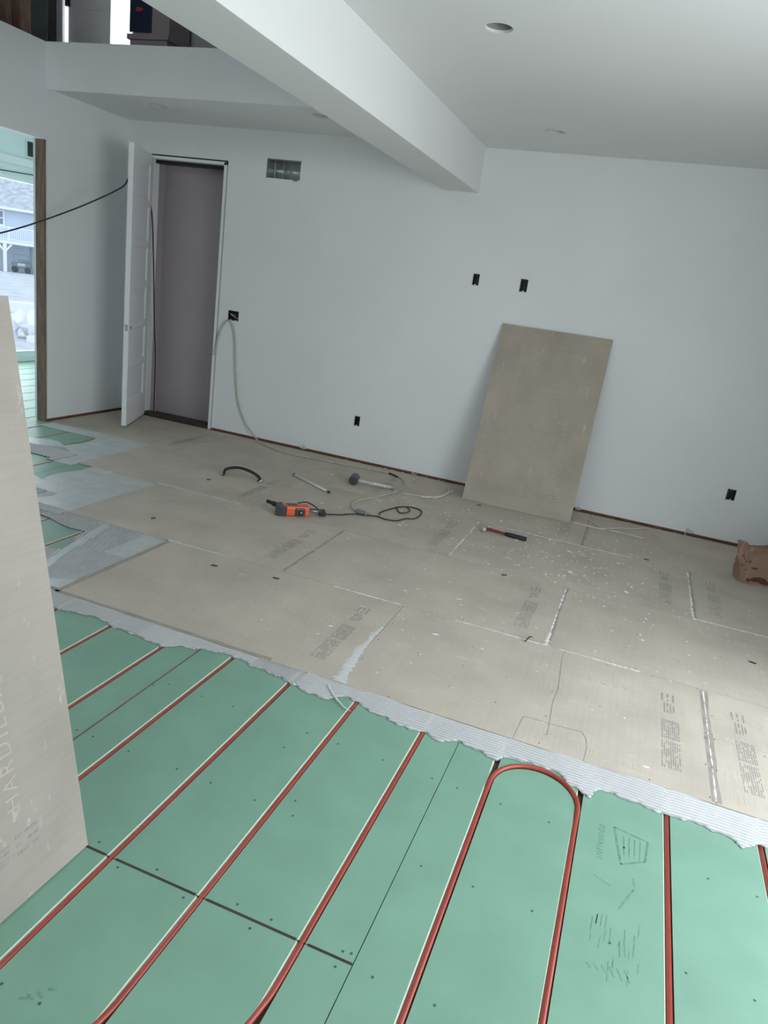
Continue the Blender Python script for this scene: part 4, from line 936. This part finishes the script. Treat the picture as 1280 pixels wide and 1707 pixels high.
p = MB(); u0, u1 = -1.55*K, -.70*K
p.box((u0, 2.88, hz(1.95)), (u1, 2.98, hz(2.86))); wp = p.build('window', EXTW, h)
p = MB(); p.box((u0+.15, 2.85, hz(2.05)), (u1-.15, 2.89, hz(2.36))); p.box((u0+.15, 2.85, hz(2.43)), (u1-.15, 2.89, hz(2.76))); p.build('pane', GLASSD, wp)
p = MB(); p.box((-8, .0, hz(1.0)), (9, 3.0, hz(1.18))); p.build('deck', EXTW, h)
ra = MB(); ra.box((-8, .0, hz(1.88)), (9, .08, hz(1.94))); ra.box((-8, .0, hz(1.22)), (9, .08, hz(1.28)))
for k in range(10): ra.box((-8+k*1.9-.37, -.02, hz(1.15)), (-8+k*1.9-.37+.14, .10, hz(1.97)))
rl_ = ra.build('railing', EXTW, h)
for k in range(60):
    p = MB(); q = -6.0+k*.145*1.15; p.box((q, .02, hz(1.25)), (q+.05, .06, hz(1.9))); p.build('baluster', EXTW, rl_)
for u in (-.70*K, -3.6, 2.6, 5.6):
    p = MB(); p.box((u-.14, .02, gz), (u+.14, .30, hz(1.0)))
    for s_ in (-1, 1): p.add([(u+s_*.1, .05, hz(.55)), (u+s_*.1, .25, hz(.55)), (u+s_*.62, .25, hz(.98)), (u+s_*.62, .05, hz(.98)), (u+s_*.1, .05, hz(.70)), (u+s_*.1, .25, hz(.70)), (u+s_*.42, .25, hz(.98)), (u+s_*.42, .05, hz(.98))], [(0,1,2,3),(4,7,6,5),(0,3,7,4),(1,5,6,2)])
    p.build('post', EXTW, h)
# small vehicle and odds and ends under the deck
v = thing('utility_cart', 'small dark utility cart parked under the neighbouring deck', 'cart'); v.matrix_world = H @ Matrix.Translation((.15*K, 1.0, gz))
p = MB(); p.box((-.75, -.4, .35), (.75, .4, .85)); p.box((-.25, -.35, .85), (.65, .35, 1.1)); p.build('body', CARP, v, bevel=.05)
p = MB(); p.box((-.65, -.42, 1.45), (.65, .42, 1.55)); p.tube([(-.6,-.38,.8),(-.6,-.38,1.5)], .03); p.tube([(.6,-.38,.8),(.6,-.38,1.5)], .03); p.build('canopy', GLASSD, v)
for s_ in (-.5, .5):
    p = MB(); p.tube([(s_, -.42, .28), (s_, -.28, .28)], .28, 14); p.build('wheel', BLACK, v)
p = MB(); p.box((-.3, -.41, .6), (.3, -.405, .8)); p.build('seat', OFFW, v)
for k, (u, lean, lb) in enumerate(((.62*K, .15, 'leaning grey pole under the neighbouring deck'), (.75*K, -.2, 'second leaning grey pole beside the cart'))):
    p = MB(); p.tube([(0, 0, 0), (lean, .2, 2.4)], .05, 6); o = p.build('pole', GLASSD); o.matrix_world = H @ Matrix.Translation((u, .8, gz)); tag(o, lb, 'pole')
# yard: low walls, covered pile, umbrella pole
def yard(dist, u, z_=gz): return dirn*dist+tan*u+Vector((0, 0, z_))
t = thing('covered_pile', 'white tarp covered pile in the yard outside', 'pile'); t.location = yard(27, .35)
p = MB(); r_ = random.Random(2)
for k in range(9):
    a = r_.uniform(0, 6.28); b = Vector((r_.uniform(-.9, .9), r_.uniform(-.5, .5), r_.uniform(.05, .5))); M_ = Matrix.Translation(b) @ Matrix.Rotation(a, 4, (r_.random(), r_.random(), 1)); p.box((-.4, -.22, -.14), (.4, .22, .14), 0, M_)
p.build('bundles', TARP, t, bevel=.03)
p = MB(); p.tube([(-.45, 0, .3), (.75, .3, 2.2)], .018, 6); tag(p.build('white_pole', EXTW), 'thin white slanting pole rising from the covered pile', 'pole').location = yard(27, .25)
p = MB(); p.box((-9, 0, 0), (9, .5, .45)); o = p.build('garden_wall', EXTW, bevel=.03); o.matrix_world = Matrix.Translation(yard(36, 0)) @ H.to_3x3().to_4x4(); tag(o, 'long low pale garden wall across the yard', 'low wall')
p = MB(); p.box((-9, 0, 0), (9, .4, .25)); o = p.build('timber_edging', SANDB, bevel=.02); o.matrix_world = Matrix.Translation(yard(31, 0)) @ H.to_3x3().to_4x4(); tag(o, 'grey timber edging in front of the low garden wall', 'edging')
